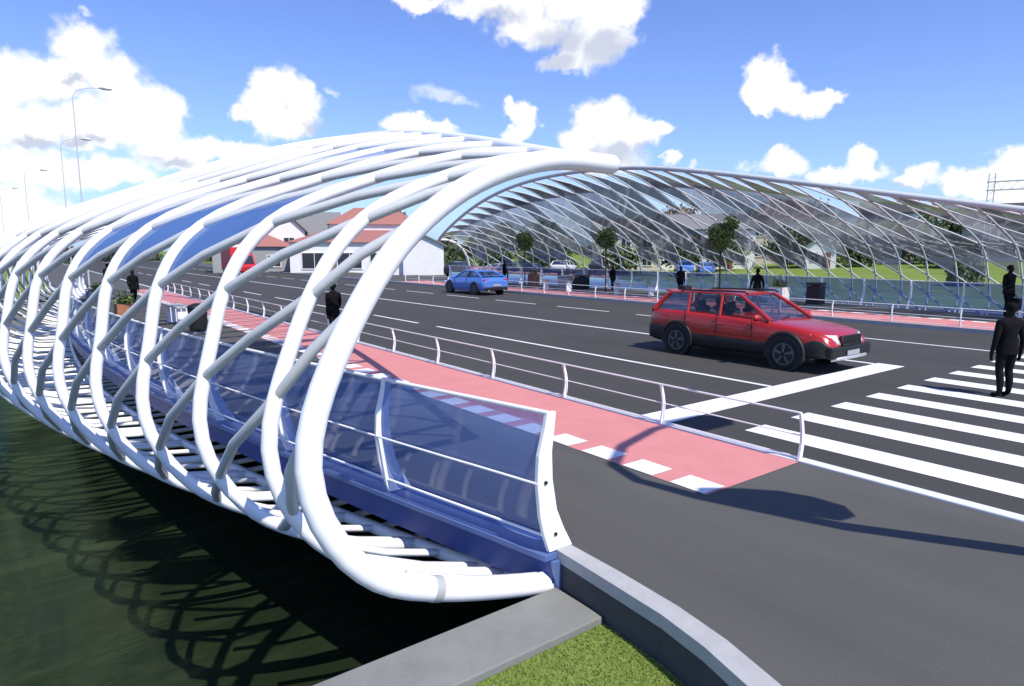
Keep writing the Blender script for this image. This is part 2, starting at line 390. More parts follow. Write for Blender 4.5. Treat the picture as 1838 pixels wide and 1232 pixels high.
def cr_spline(P):
    P = np.array(P, float)
    d = np.r_[0, np.cumsum(np.hypot(*np.diff(P, axis=0).T))]; d /= d[-1]
    T = np.zeros_like(P)
    for i in range(len(P)):
        a, b = max(i - 1, 0), min(i + 1, len(P) - 1)
        T[i] = (P[b] - P[a]) / (d[b] - d[a])
    def f(t):
        t = min(max(t, 0), 1)
        i = min(int(np.searchsorted(d, t, side='right')) - 1, len(P) - 2)
        h = d[i + 1] - d[i]; u = (t - d[i]) / h
        return (2 * u**3 - 3 * u**2 + 1) * P[i] + (u**3 - 2 * u**2 + u) * h * T[i] + (-2 * u**3 + 3 * u**2) * P[i + 1] + (u**3 - u**2) * h * T[i + 1]
    return f
SEC_END = [(3.52, -.33), (2.94, -.20), (2.39, -.05), (1.99, .11), (1.75, .31), (1.585, .56), (1.50, .81), (1.49, 1.08), (1.565, 1.36), (1.71, 1.66), (1.915, 1.99), (2.16, 2.32), (2.43, 2.60), (2.76, 2.85), (3.12, 3.05), (3.55, 3.21), (4.07, 3.32), (4.75, 3.33)]
SEC_MID = [(1.35, -.9), (.6, -.9), (-.2, -.75), (-.9, -.3), (-1.3, .3), (-1.45, .9), (-1.35, 1.5), (-1.0, 2.13), (-.6, 2.5), (-.1, 2.88), (.6, 3.26), (1.6, 3.68), (2.8, 4.15), (4.0, 4.65), (5.3, 5.12), (6.6, 5.5), (8.0, 5.78)]
fE, fM = cr_spline(SEC_END), cr_spline(SEC_MID)
def row_ts(f):
    ts = np.linspace(.2, 1, 1500); zs = np.array([f(t)[1] for t in ts])
    r = [ts[int(np.argmax(zs >= z))] for z in (.5, 1.38, 2.13, 2.75)]
    return np.r_[np.linspace(0, r[0], 4), r[1:], np.linspace(r[3], 1, 4)[1:]]
rowE, rowM = row_ts(fE), row_ts(fM)
I10 = np.arange(10)
def smooth_rows(xs, ys):
    xs = np.array(xs, float); ys = np.array(ys, float)
    m = np.gradient(ys, xs)
    def f(r):
        i = min(int(np.searchsorted(xs, r, side='right')) - 1, len(xs) - 2); i = max(i, 0)
        h = xs[i + 1] - xs[i]; u = (r - xs[i]) / h
        return (2 * u**3 - 3 * u**2 + 1) * ys[i] + (u**3 - 2 * u**2 + u) * h * m[i] + (-2 * u**3 + 3 * u**2) * ys[i + 1] + (u**3 - u**2) * h * m[i + 1]
    return f
tE, tM = smooth_rows(I10, rowE), smooth_rows(I10, rowM)
pA = smooth_rows([0, 3, 4, 5, 6, 7.5, 9], [1.1, 1.38, 1.38, 1.08, .92, .98, 1.1]); pB = smooth_rows([0, 4, 6, 9], [.5, 1.2, 1.2, 1.12])
def shell(yr, r, lift=0.0, far=1):
    """point of the arch shell; yr along the span from its middle (-19..19), r row 0 (under the deck) .. 9 (top edge)"""
    w = max(0.0, 1 - (yr / 19) ** 2)
    e = fE(tE(r)); m = fM(tM(r))
    a = pA(r); b = pB(r)
    x = e[0] + (m[0] - e[0]) * w ** a
    z = e[1] + (m[1] - e[1]) * w ** b
    if far < 0:
        if yr < 0 and r > 5: z = e[1] + (m[1] - e[1]) * w ** (b * (1 - .36 * min(1, (r - 5) / 2)))
        z += (lift - 1.55 * yr / 19) * w * max(0, (z - 2.2)) / 3.5
    yy = yr - .7 * (z + .4) / 3.7 * (yr / 19)
    return Vector((x, yy * (ST if yy * far > 0 else 1.0), z))
NB = 30
def rib_y(k):
    if k <= 0: return -19.0
    if k >= NB + 1: return 19.0
    return float(np.interp(k, [0, 1, NB, NB + 1], [-19, -18.35, 18.35, 19]))

def make_arch(name, label, loc, rz, lift, cells, gm, rr_=.063, rd_=.045, ms='white_steel', md='shaded_diag_steel', ch_=.095):
    root = empty(name, loc, rz, label, 'arch', 'lattice arches over the walkways')
    far = 1 if not rz else -1
    sh = globals()['shell']
    def shell(y, r, l): return sh(y, r, l, far)
    rr = np.linspace(0, 9, 46)
    for yr, sgn in ((-19.0, -1), (19.0, 1)):
        b = MB()
        pts = [shell(yr, r, lift) for r in rr]
        tip = (pts[-1] - pts[-2]).normalized()
        rad = [.094] * len(pts)
        for q, s_ in ((.035, .089), (.065, .073), (.088, .046), (.094, .014)):
            pts.append(shell(yr, 9, lift) + tip * q); rad.append(s_)
        b.tube(pts, rad, 28)
        ring = b.build('end_ring', M['white_steel'], root)
        c = MB(); q0 = shell(yr, 1.70, lift); q1 = shell(yr, 1.78, lift); dq = (q1 - q0).normalized() * .035
        c.tube([q0 - dq, q0 + dq], .1, 28)
        c.build('joint_collar', M['grey_steel'], ring)
    for k in range(1, NB + 1):
        b = MB(); b.tube([shell(rib_y(k), r, lift) for r in rr], rr_, 10); b.build('rib', M[ms], root)
    for k in range(1, NB + 10):
        pts = []
        for r in np.arange(2.0, 9.01, .5):
            kk = k - r
            if -0.001 <= kk <= NB + 1.001: pts.append(shell(rib_y(kk), r, lift))
        if len(pts) > 2:
            b = MB(); b.tube(pts, rd_, 9); b.build('diagonal', M[md], root)
    for nm, r, rad in (('top_chord', 9, ch_), ('bottom_chord', 0, .07)):
        b = MB(); b.tube([shell(y, r, lift) for y in np.linspace(-19, 19, 90)], rad, 12); b.build(nm, M[ms], root)
    for y in np.arange(-18.6, 18.7, .55):
        A, B, C = shell(y, .02, lift), shell(y, .9, lift), shell(y, 1.7, lift)
        b = MB(); b.tube([A + Vector((1.1, 0, .02)), A, B, C], .04, 6); b.build('slat', M[ms], root)
    rest = MB(); rp = random.Random(5)
    for n_, (k, r) in enumerate(cells):
        b = MB() if n_ < 95 else rest
        rows = []
        for i in np.linspace(.07, .93, 6):
            rows.append([shell(rib_y(k - i), min(r + i + j, 9), lift) for j in np.linspace(.07, .93, 6)])
        b.grid(rows if r < 8 else [[shell(rib_y(k - i), r + i * j, lift) for j in np.linspace(.07, .97, 6)] for i in np.linspace(.07, .97, 6)])
        if n_ < 95: b.build('glass_panel', rp.choice(gm), root)
    if rest.v: tag(rest.build('glass_panel', gm[0], root), kind='stuff')
    return root

near_cells = [(3, 5), (4, 5), (5, 5), (4, 7), (5, 7), (8, 7), (9, 7)] + [(11, 5), (12, 5), (15, 6), (16, 6), (20, 5), (21, 5), (24, 6), (25, 6)]
make_arch('lattice_arch', 'white steel lattice arch with a few glass panels painted with blue sky reflection curling up from the dark canal', (0, YC, 0), 0, 0.0, near_cells, [M['arch_glass_sky']])
rnd = random.Random(21)
far_cells = []
for k in range(NB, 1, -1):
    for r in (8, 7, 6, 5, 4, 3):
        if (k < 13 and r > 5) or rnd.random() < {8: .72, 3: .12, 4: .6, 5: .86, 6: .88, 7: .80}[r]: far_cells.append((k, r))
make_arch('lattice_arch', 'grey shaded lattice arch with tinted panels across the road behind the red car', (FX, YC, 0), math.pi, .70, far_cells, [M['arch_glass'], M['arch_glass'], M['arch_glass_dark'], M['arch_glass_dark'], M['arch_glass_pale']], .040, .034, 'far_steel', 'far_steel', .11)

# ------------------------------------------------------------------ ground, canal, road
def sheet(name, polys, m, z, label=None, kind='structure'):
    b = MB()
    for p in polys: b.add([(x, y, z) for x, y in p], [tuple(range(len(p)))])
    o = b.build(name, m); tag(o, kind=kind)
    return o
def rect(x0, x1, y0, y1): return [(x0, y0), (x1, y0), (x1, y1), (x0, y1)]
b = MB()
zg = -.36
def gq(x0, x1, y0, y1, n, hz=lambda x, y: zg):
    xs = np.linspace(x0, x1, n); ys = np.linspace(y0, y1, n)
    b.grid([[(x, y, hz(x, y)) for y in ys] for x in xs])
def rise(x, y): return zg + 1.6 * min(1, max(0, (x - 60) / 50.)) ** 2 * (3 - 2 * min(1, max(0, (x - 60) / 50.)))
gq(-500, 48, -300, 3.35, 3); gq(48, 700, -300, 3.35, 60, rise)
gq(-500, 48, YE + .25, 700, 3); gq(48, 700, YE + .25, 700, 60, rise)
gq(35, 48, 3.35, YE + .25, 3); gq(48, 700, 3.35, YE + .25, 60, rise); gq(-500, -60, 3.35, YE + .25, 3)
g = b.build('ground', M['grass']); tag(g, kind='structure')
sheet('canal_water', [rect(-60.5, 35.5, 3, YE + .7)], M['water'], -2.6)
LK_in = [(3.6, 3.95), (3.585, 3.35), (3.545, 2.75), (3.47, 2.3), (3.34, 1.85), (3.12, 1.3), (2.75, .6), (2.2, -.2), (1.4, -1.2), (.2, -2.5), (-1.5, -4)]
LK_out = [(3.44, 3.95), (3.405, 3.35), (3.365, 2.75), (3.29, 2.34), (3.165, 1.92), (2.95, 1.4), (2.59, .72), (2.06, -.07), (1.27, -1.06), (.08, -2.37), (-1.6, -3.86)]
# canal walls
def canal_wall(label, boxes):
    w = empty('canal_wall', boxes[0][0], 0, label, 'wall')
    b = MB(); b.box((0, 0, 0), boxes[0][1]); b.build('wall', M['concrete'], w)
    b = MB(); c = Vector(boxes[1][0]) - Vector(boxes[0][0]); b.box(c, boxes[1][1]); b.build('coping', M['concrete'], w, bevel=.012)
canal_wall('pale grey concrete canal wall with a flat coping beside the bright grass', [((-28.3, 3.66, -1.80), (63.4, .46, 2.86)), ((-28.3, 3.63, -.333), (63.42, .56, .07))])
canal_wall('far concrete canal wall closing the water behind the near arch', [((-12.5, YE + .12, -1.75), (96, .30, 2.76)), ((-12.5, YE + .07, -.34), (96, .5, .06))])
canal_wall('concrete canal wall under the far walkway end', [((35.15, 26.7, -1.75), (.3, 45.6, 2.76)), ((35.1, 26.7, -.34), (.5, 45.6, .06))])

# road and pavement sheets
ys = list(np.linspace(3.97, YE, 70))
sheet('road', [rect(7.3, 24.4, -120, 420), rect(24.4, 140, -9, .2)], M['road'], -.12)
near_walk = [(7.26, -40), (7.26, 3.97), (3.6, 3.97)] + LK_in + [(-12, -12), (-12, -40)]
sheet('pavement', [near_walk, [(x, y) for x, y in [(edge(y) + .16, y) for y in ys]] + [(5.5, YE), (5.5, 3.97)],
                   rect(2.2, 7.26, YE, 300), rect(24.44, 30.5, -40, -9.1), rect(24.44, 30.5, .3, 3.97), rect(24.44, 30.5, YE, 300),
                   [(FX - edge(y) - .16, y) for y in ys] + [(27.1, YE), (27.1, 3.97)]], M['walk'], 0.0)
sheet('cycle_lane', [rect(5.5, 7.26, 3.97, YE), rect(24.44, 27.1, 3.97, YE)], M['red_lane'], .003)
mk = []
for x in (11.52, 20.22):
    if x < 15: mk.append(rect(x - .06, x + .06, 6.95, 19.6))
    else: mk.append(rect(x - .06, x + .06, 6.0, 9.4))
for i in range(14):
    y0 = 20.9 + i * 6.3
    mk.append(rect(11.46, 11.58, y0, y0 + 3.7))
for i in range(24):
    y0 = 9.9 + i * 4.95
    mk.append(rect(20.16, 20.28, y0 + .1, y0 + 3.5))
mk.append(rect(15.70, 15.84, 6.95, 400))
mk.append(rect(20.16, 20.28, -4, 6.0))
mk.append(rect(7.75, 15.95, 6.36, 6.94))
for i in range(13):
    x0 = 8.36 + i * 1.235
    mk.append(rect(x0, x0 + .52, 1.2, 5.42))
mk.append(rect(11.46, 11.58, -40, .4)); mk.append(rect(15.70, 15.84, -60, .4))
sheet('road_markings', mk, M['paint'], -.1145)
sheet('cycle_lane_markings', [rect(5.5, 5.86, 4.0 + i * .70, 4.45 + i * .70) for i in range(62)] + [rect(26.7, 27.06, 4.0 + i * .70, 4.45 + i * .70) for i in range(62)], M['paint'], .0075)
# kerbs
def kerb(label, boxes, m):
    b = MB()
    for c, d in boxes: b.box(c, d)
    o = b.build('kerb', m, bevel=.012); tag(o, label, 'kerb')
kerb('long white kerb stone line between the red cycle lane and the near road edge', [((7.34, -18.0, -.06), (.16, 44, .17)), ((7.33, 160, -.06), (.14, 312, .16))], M['kerb_white'])
kerb('grey kerb at the far road edge beside the far red lane', [((24.36, 170, -.062), (.16, 340, .16)), ((24.36, -24.6, -.062), (.16, 31, .16))], M['kerb'])
kb = empty('pavement_kerb', (3.5, 3.9, 0), 0, 'curved grey concrete kerb wall rising above the grass at the pavement edge', 'kerb')
def curve_wall(name, a, c, z0, z1, m):
    b = MB(); o = Vector((3.5, 3.9, 0))
    rows = []
    for (xa, ya), (xc, yc) in zip(a, c):
        rows.append([Vector((xa, ya, z0)) - o, Vector((xa, ya, z1)) - o, Vector((xc, yc, z1)) - o, Vector((xc, yc, z0)) - o, Vector((xa, ya, z0)) - o])
    b.grid(rows, smooth=False); return b.build(name, m, kb)
curve_wall('kerb_top', LK_in, LK_out, -.09, .012, M['kerb'])
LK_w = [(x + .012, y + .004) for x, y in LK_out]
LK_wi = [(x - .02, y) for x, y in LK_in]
curve_wall('kerb_wall', LK_wi, LK_w, -.5, -.091, M['kerb_shade'])

# lawn blades by the kerb
b = MB(); rg = random.Random(3)
for i in range(34000):
    y = rg.uniform(.9, 3.34); xm = np.interp(y, [p[1] for p in LK_out[::-1]], [p[0] for p in LK_out[::-1]]) - .005
    x = xm - abs(rg.random()) ** 1.2 * 3.2
    h = rg.uniform(.010, .026); a = rg.uniform(0, 6.28); wd = .005
    dx, dy = math.cos(a) * wd, math.sin(a) * wd; lx, ly = rg.gauss(0, .012), rg.gauss(0, .012)
    b.add([(x - dx, y - dy, zg), (x + dx, y + dy, zg), (x + lx, y + ly, zg + h)], [(0, 1, 2)])
gr = b.build('grass', M['grass'], fixn=False); tag(gr, kind='stuff')

# ------------------------------------------------------------------ bridge deck with its blue edge girders
deck = empty('bridge_deck', (FX / 2, YC, -.13), 0, 'bridge deck edged by a dark blue girder above the dark canal', 'bridge deck')
def loc_(P, root): return Vector(P) - root.location
def sweep(poly_fn, ysl, root=None):
    rows = []
    for y in ysl:
        pr = poly_fn(y)
        rows.append([Vector((x, y, z)) for x, z in pr + [pr[0]]])
    if root: rows = [[p - root.location for p in r_] for r_ in rows]
    return rows
ysd = list(np.linspace(3.93, YE + .04, 70))
b = MB(); b.grid(sweep(lambda y: [(edge(y) + .17, -.02), (edge(y) + .17, -.42), (FX - edge(y) - .17, -.42), (FX - edge(y) - .17, -.02), (FX - edge(y) - .3, -.02), (FX - edge(y) - .3, -.14), (edge(y) + .3, -.14), (edge(y) + .3, -.02)], ysd, deck), smooth=False, cap=True)
b.build('deck_slab', M['concrete'], deck)
for far in (0, 1):
    T = (lambda p: p) if not far else (lambda p: [(FX - x, z) for x, z in p])
    b = MB(); b.grid(sweep(lambda y: T([(edge(y) - .10, -.06), (edge(y) - .12, -.34), (edge(y) - .02, -.375), (edge(y) + .167, -.375), (edge(y) + .167, -.06)]), ysd, deck), smooth=False, cap=True)
    gd = b.build('edge_girder', M['blue'], deck)
    b = MB(); b.grid(sweep(lambda y: T([(edge(y) - .19, -.058), (edge(y) - .19, -.012), (edge(y) + .157, -.012), (edge(y) + .157, -.058)]), ysd, deck), smooth=False, cap=True)
    b.build('top_flange', M['lit_blue'], gd)
    # tapered end stiffener below the railing post
    b = MB(); yy = 3.905 if not far else YE + .07
    xs_ = [(edge(4) - .14, -.065), (edge(4) + .16, -.065), (edge(4) + .03, -.42), (edge(4) - .06, -.42)]
    b.prism([(x - deck.location.x, z - deck.location.z) for x, z in T(xs_)], 'y', yy - .02 - YC, yy + .02 - YC)
    b.build('end_plate', M['lit_blue'], gd)

# ------------------------------------------------------------------ glass railing along the outer edge
PO = [(0, -.13), (.17, -.19), (.33, -.23), (.62, -.262), (.85, -.25), (1.07, -.19), (1.20, -.165)]
PI_ = [(0, .13), (.17, .035), (.36, -.05), (.63, -.10), (.87, -.11), (1.06, -.085), (1.20, -.07)]
def bow(z):   # middle line of the post
    return (np.interp(z, [p[0] for p in PO], [p[1] for p in PO]) + np.interp(z, [p[0] for p in PI_], [p[1] for p in PI_])) / 2
def rail_x(y, z): return edge(y) + bow(z) - .03
PY = [3.97 + i * 2.073 for i in range(22)]
def make_railing(label, far):
    ox = FX - 3.47 if far else 3.47
    X = (lambda x: FX - x - ox) if far else (lambda x: x - ox)
    gl = empty('glass_railing', (ox, 3.97, 0), 0, label, 'railing', 'glass railings of the bridge')
    for i, y in enumerate(PY):
        pl = [(z, o) for z, o in PO] + [(z, o) for z, o in PI_[::-1]]
        b = MB(); b.prism([(X(edge(y) + o), z + .0) for z, o in pl], 'y', y - .022 - 3.97, y + .022 - 3.97)
        p = b.build('post', M['white_steel'], gl, bevel=.006)
        if i == 0:
            for z in (.15, .62):
                xx = X(edge(y) + (np.interp(z, [q[0] for q in PO], [q[1] for q in PO]) + np.interp(z, [q[0] for q in PI_], [q[1] for q in PI_])) / 2)
                b = MB(); b.tube([(xx, -.022, z), (xx, -.034, z)], .016, 10); b.build('bolt', M['dark_plastic'], p)
    for i in range(len(PY) - 1):
        rows = []
        for y in np.linspace(PY[i] + .03, PY[i + 1] - .03, 4):
            rows.append([(X(rail_x(y, z)), y - 3.97, z) for z in np.linspace(.03, 1.18, 9)])
        b = MB(); b.grid(rows); b.build('glass_panel', M['rail_glass'], gl)
    for z, off, r, nm in ((1.195, .0, .020, 'handrail'), (.62, -.045, .011, 'rod'), (.14, -.05, .013, 'rod')):
        b = MB(); b.tube([(X(rail_x(y, z) + off), y - 3.97, z) for y in np.linspace(3.96, YE, 80)], r, 8); b.build(nm, M['white_steel'], gl)
make_railing('blue tinted glass railing with white curved posts beside the near pavement', 0)
make_railing('pale blue glass railing along the far pavement behind the red car', 1)

# ------------------------------------------------------------------ low rail between the cycle lane and the road
lr = empty('low_railing', (7.29, 3.98, 0), 0, 'low white two rail railing beside the near red cycle lane', 'railing', 'low railings beside the cycle lanes')
def lowbow(z): return .055 * math.sin(math.pi * min(1, max(0, z / .6))) - .03 * z / .6
for i in range(21):
    y = i * 2.107
    pts = [(lowbow(z) + .0, y, z) for z in np.linspace(-.02, .60, 9)]
    b = MB()
    rows = []
    for (x, yy, z), w in zip(pts, np.linspace(.034, .020, 9)):
        rows.append([(x - w, yy - .014, z), (x + w, yy - .014, z), (x + w, yy + .014, z), (x - w, yy + .014, z), (x - w, yy - .014, z)])
    b.grid(rows, smooth=False, cap=True); b.build('post', M['white_steel'], lr)
for z, r, nm in ((.60, .013, 'top_rail'), (.31, .009, 'rod'), (.05, .009, 'rod')):
    b = MB(); b.tube([(lowbow(z), -.01, z), (lowbow(z), 20 * 2.107 + .01, z)], r, 8); b.build(nm, M['white_steel'], lr)
l2 = copy_tree(lr); l2.rotation_euler = (0, 0, math.pi); l2.location = (24.40, YE - 1.6, 0.02)
tag(l2, 'low white railing along the far red cycle lane')

# ------------------------------------------------------------------ street lamps
def street_lamp(label, loc, rz, h, arm, group):
    r = empty('street_lamp', loc, rz, label, 'street lamp', group)
    b = MB(); b.tube([(0, 0, 0), (0, 0, .3), (0, 0, h * .5), (0, 0, h)], [.085, .05, .04, .03], 12); b.build('pole', M['post_grey'], r)
    b = MB(); b.tube([(0, 0, h - .02), (arm * .12, 0, h + .35), (arm * .45, 0, h + .55), (arm * .8, 0, h + .58)], .022, 8); b.build('arm', M['post_grey'], r)
    b = MB(); b.tube([(arm * .74, 0, h + .58), (arm * .85, 0, h + .60), (arm * 1.05, 0, h + .57), (arm * 1.1, 0, h + .55)], [.05, .12, .10, .04], 10); b.build('lamp_head', M['post_grey'], r)
    return r
for (x, y, h, lb) in ((3.85, 50.6, 12.0, 'tallest grey street lamp with a side arm before white cloud'),
                      (3.9, 66.0, 10.9, 'thin grey street lamp just left of the tallest lamp'),
                      (1.8, 90.0, 10.9, 'small far street lamp third from the tallest one'),
                      (-.6, 118.0, 10.9, 'street lamp at the left edge of the photo')):
    street_lamp(lb, (x, y, 0 if x > 2 else zg), R(-18), h, 2.0, 'street lamps beyond the near arch')
shadow_lamp = empty('street_lamp', (6.9, .5, 0), 0, 'unseen curved lamp with a flag, added at the near kerb to cast a pavement shadow', 'street lamp')  # unseen lamp, shaped so that its shadow curves across the pavement
b = MB(); b.tube([(x - 6.9, 0, z) for x, z in ((6.95, 0), (6.56, 1.44), (5.85, 3.0), (5.4, 4.67), (5.27, 5.6), (5.43, 6.3), (6.05, 6.9), (7.0, 7.3), (7.7, 7.35))], [.10, .095, .09, .085, .08, .075, .07, .065, .06], 12); b.build('pole', M['post_grey'], shadow_lamp)
b = MB(); b.tube([(x - 6.9, 0, z) for x, z in ((7.45, 7.35), (7.75, 7.37), (8.55, 7.3), (8.8, 7.25))], [.1, .30, .28, .08], 12); b.build('lamp_head', M['dark_plastic'], shadow_lamp)
b = MB()
fl = [(-.95, 3.1), (-.72, 3.05), (-.55, 3.3), (-.56, 3.7), (-.68, 4.1), (-.95, 4.5), (-1.3, 4.85), (-1.46, 4.75), (-1.38, 4.4), (-1.2, 3.8)]
b.prism(fl, 'y', -.012, .012); b.build('shadow_flag', M['shadow_flag'], shadow_lamp)  # added flag shape that casts a rounded blob beside the pole's shadow

# ------------------------------------------------------------------ cars
def make_car(name, label, cat, loc, rz, paint, P, scale=1.0, group=None, detail=True):
    """local: x forward, y left, z up"""
    root = empty(name, loc, rz, label, cat, group); root.scale = (scale,) * 3
    hw = P['W'] / 2; Ln = P['L'] / 2
    st = P['stations']      # (x, half width factor, z sill, z top)
    rows = []
    for x, wf, zs, zt in st:
        w = hw * wf; mid = zs + (zt - zs) * .55
        half = [(w * .90, zs), (w * .975, zs + .06), (w, mid - .05), (w * .995, mid + .08), (w * .975, zt - .07), (w * .94, zt - .015), (w * .86, zt + .008), (w * .5, zt + P['crown']), (0, zt + P['crown'] * 1.35)]
        ring = [(x, y, z) for y, z in half] + [(x, -y, z) for y, z in half[::-1][1:]] + [(x, -w * .5, zs), (x, 0, zs), (x, w * .5, zs), (x, half[0][0], half[0][1])]
        rows.append([Vector(p) for p in ring])
    b = MB(); b.grid(rows, smooth=True, cap=True)
    body = b.build('body', paint, root)
    if P.get('clad'):     # dark lower cladding over the sills and bumpers
        b = MB()
        rows = []
        for x, wf, zs, zt in st:
            w = hw * wf + .012; zc = P['clad'] if abs(x) < Ln * .78 else P['clad'] + .14
            zc = min(zc, zt - .12)
            half = [(w * .90, zs - .03), (w * .985, zs + .05), (w, zc - .03), (w * .985, zc)]
            rows.append([Vector((x * 1.006, y, z)) for y, z in half] + [Vector((x * 1.006, -y, z)) for y, z in half[::-1]] + [Vector((x * 1.006, half[0][0], half[0][1]))])
        # only the sides and ends show; roof face of this shell lies inside the body
        b.grid(rows, smooth=True, cap=True); b.build('cladding', M['dark_plastic'], body)
    # greenhouse
    xA, xB, xC, xD = P['gx']; zb, zr = P['gz']; wb, wr = hw * .90, hw * P['rw']
    zbr = P.get('zbr', zb)
    rows = []
    n = 9
    for i in range(n):
        t = i / (n - 1); x = xB + (xC - xB) * t
        drop = P['rdrop'] * t * t + .035 * (1 - t) ** 6
        w = wr * (1 - .05 * t)
        tp = [(w, -.03), (w * .985, -.005), (w * .9, .012), (w * .5, .035), (0, .045)]
        ring = [(x, y, zr - drop + z) for y, z in tp] + [(x, -y, zr - drop + z) for y, z in tp[::-1][1:]] + [(x, -w * .9, zr - drop - .035), (x, w * .9, zr - drop - .035), (x, w, zr - drop - .03)]
        rows.append([Vector(p) for p in ring])
    b = MB(); b.grid(rows, smooth=True, cap=True); roof = b.build('roof', paint, root)
    zrc = zr - P['rdrop']
    wrc = wr * .95
    for s in (1, -1):
        A0, B0 = Vector((xA, s * wb, zb)), Vector((xB, s * wr * .985, zr - .04))
        C0, D0 = Vector((xC, s * wrc * .985, zrc - .02)), Vector((xD, s * wb * .97, zbr))
        b = MB(); b.tube([A0, A0.lerp(B0, .5) + Vector((0, 0, .018)), B0], [.05, .042, .04], 6); b.build('pillar', paint, body)
        b = MB(); b.tube([C0, C0.lerp(D0, .5) + Vector((-.02, 0, .01)), D0], [.05, .055, .07], 6); b.build('pillar', paint, body)
        zbe = lambda t: zb + (zbr - zb) * t
        cuts = P['pillars']
        xs = [None] + list(cuts) + [None]
        edges = []
        for xc in cuts:
            t = (xc - xA) / (xD - xA)
            top = Vector((xc - .04, s * (wr + (wrc - wr) * t) * .985, zr - P['rdrop'] * ((xc - xB) / (xC - xB)) ** 2 - .035)); bot = Vector((xc + .03, s * wb, zbe(t)))
            b = MB(); b.tube([bot, top], .035, 6); b.build('pillar', M['dark_plastic'] if P.get('darkB', True) else paint, body)
            edges.append((bot, top))
        seq = [(A0, B0)] + edges + [(D0, C0)]
        for (p0, p1), (q0, q1) in zip(seq[:-1], seq[1:]):
            b = MB(); b.slab([p0 * .985 + Vector((0, 0, .015 * p0.z)), q0 * .985 + Vector((0, 0, .015 * q0.z)), q1 * .985 + Vector((0, 0, .012 * q1.z)), p1 * .985 + Vector((0, 0, .012 * p1.z))], .008); b.build('window', M['car_glass'], body)
        # mirror, handles, door gaps
        if detail:
            b = MB(); mc = Vector((xA - .22, s * (hw + .09), zb + .07)); b.tube([mc - Vector((0, s * .10, .02)), mc - Vector((0, s * .03, 0)), mc + Vector((0, s * .05, .0)), mc + Vector((0, s * .10, -.01))], [.03, .075, .08, .03], 8); b.build('wing_mirror', paint, root)
            for hx in P['handles']:
                b = MB(); b.box((hx, s * (hw * 1.0 + .004), zb - .16), (.2, .03, .03)); b.build('door_handle', paint, body, bevel=.008)
            b = MB()
            for gx_ in P['gaps']: b.box((gx_, s * (hw * .992), (zb + .36) / 2 + .08), (.009, .022, zb - .42))
            b.build('door_seam', M['dark_plastic'], body)
    b = MB(); q = [(xA, wb * .93, zb), (xA, -wb * .93, zb), (xB, -wr * .93, zr - .035), (xB, wr * .93, zr - .035)]
    b.slab(q, .008); b.build('windscreen', M['car_glass'], body)
    b = MB(); q = [(xD, wb * .88, zbr + .02), (xD, -wb * .88, zbr + .02), (xC, -wrc * .9, zrc - .05), (xC, wrc * .9, zrc - .05)]
    b.slab(q, .008); b.build('rear_window', M['car_glass'], body)
    if detail:
        b = MB(); b.box((xA * .5 + xD * .5, 0, zb - .0), (abs(xA - xD) * .8, hw * 1.5, .03))
        b.build('interior', M['dark_plastic'], root)
        for sx in P['seats']:
            for sy in (-.36, .36):
                b = MB(); b.tube([(sx, sy, zb - .25), (sx - .10, sy, zb + .16)], [.2, .17], 8); b.tube([(sx - .10, sy, zb + .17), (sx - .13, sy, zb + .33)], [.11, .09], 8)
                b.build('seat', M['dark_plastic'], root)
        b = MB(); b.tube([(xA - .62 + .0 * k, .36 + .17 * math.cos(k * math.pi / 8), zb + .03 + .17 * math.sin(k * math.pi / 8)) for k in range(16)], .014, 6, closed=True); b.build('steering_wheel', M['dark_plastic'], root)
    # wheels
    wr_ = P['wheel']
    for wx in P['axles']:
        for s in (1, -1):
            arch_w = MB()
            arch_w.tube([(wx, s * (hw - .16), wr_ + .02), (wx, s * (hw + .008), wr_ + .02)], wr_ + .055, 28)
            aw = arch_w.build('wheel_arch', M['dark_plastic'], body)
            if P.get('flare'):
                fl = MB(); fl.tube([(wx + (wr_ + .075) * math.cos(a), s * (hw - .01), wr_ + .02 + (wr_ + .075) * math.sin(a)) for a in np.linspace(-.25, math.pi + .25, 20)], .045, 6); fl.build('wheel_flare', M['dark_plastic'], body)
            wh = MB(); yc = s * (hw - .09)
            prof = [(-.11, wr_ * .66), (-.112, wr_ * .86), (-.09, wr_ * .97), (-.05, wr_), (.05, wr_), (.09, wr_ * .97), (.112, wr_ * .86), (.105, wr_ * .66)]
            rows = [[Vector((wx + r_ * math.cos(a), yc + o, wr_ + r_ * math.sin(a))) for o, r_ in prof] for a in np.linspace(0, 2 * math.pi, 33)]
            wh.grid(rows); w_o = wh.build('wheel', M['rubber'], root)
            rm = MB(); ro = yc + s * .095
            rm.tube([(wx, ro - s * .03, wr_), (wx, ro - s * .02, wr_)], wr_ * .62, 24)
            for k in range(5):
                a = k * 2 * math.pi / 5 + .3
                rm.slab([(wx + math.cos(a - .16) * wr_ * .63, ro, wr_ + math.sin(a - .16) * wr_ * .63), (wx + math.cos(a + .16) * wr_ * .63, ro, wr_ + math.sin(a + .16) * wr_ * .63), (wx + math.cos(a + .5) * wr_ * .14, ro + s * .012, wr_ + math.sin(a + .5) * wr_ * .14), (wx + math.cos(a - .5) * wr_ * .14, ro + s * .012, wr_ + math.sin(a - .5) * wr_ * .14)], .03)
            rm.tube([(wx + wr_ * .645 * math.cos(a), ro, wr_ + wr_ * .645 * math.sin(a)) for a in np.linspace(0, 2 * math.pi, 25)[:-1]], .022, 6, closed=True)
            rm.build('rim', M['alloy'], w_o)
            if not detail: continue
            dk = MB(); dk.tube([(wx, ro - s * .018, wr_), (wx, ro - s * .014, wr_)], wr_ * .60, 24); dk.build('brake_disc', M['dark_plastic'], w_o)
    P['extras'](root, body, hw, Ln, paint)
    return root

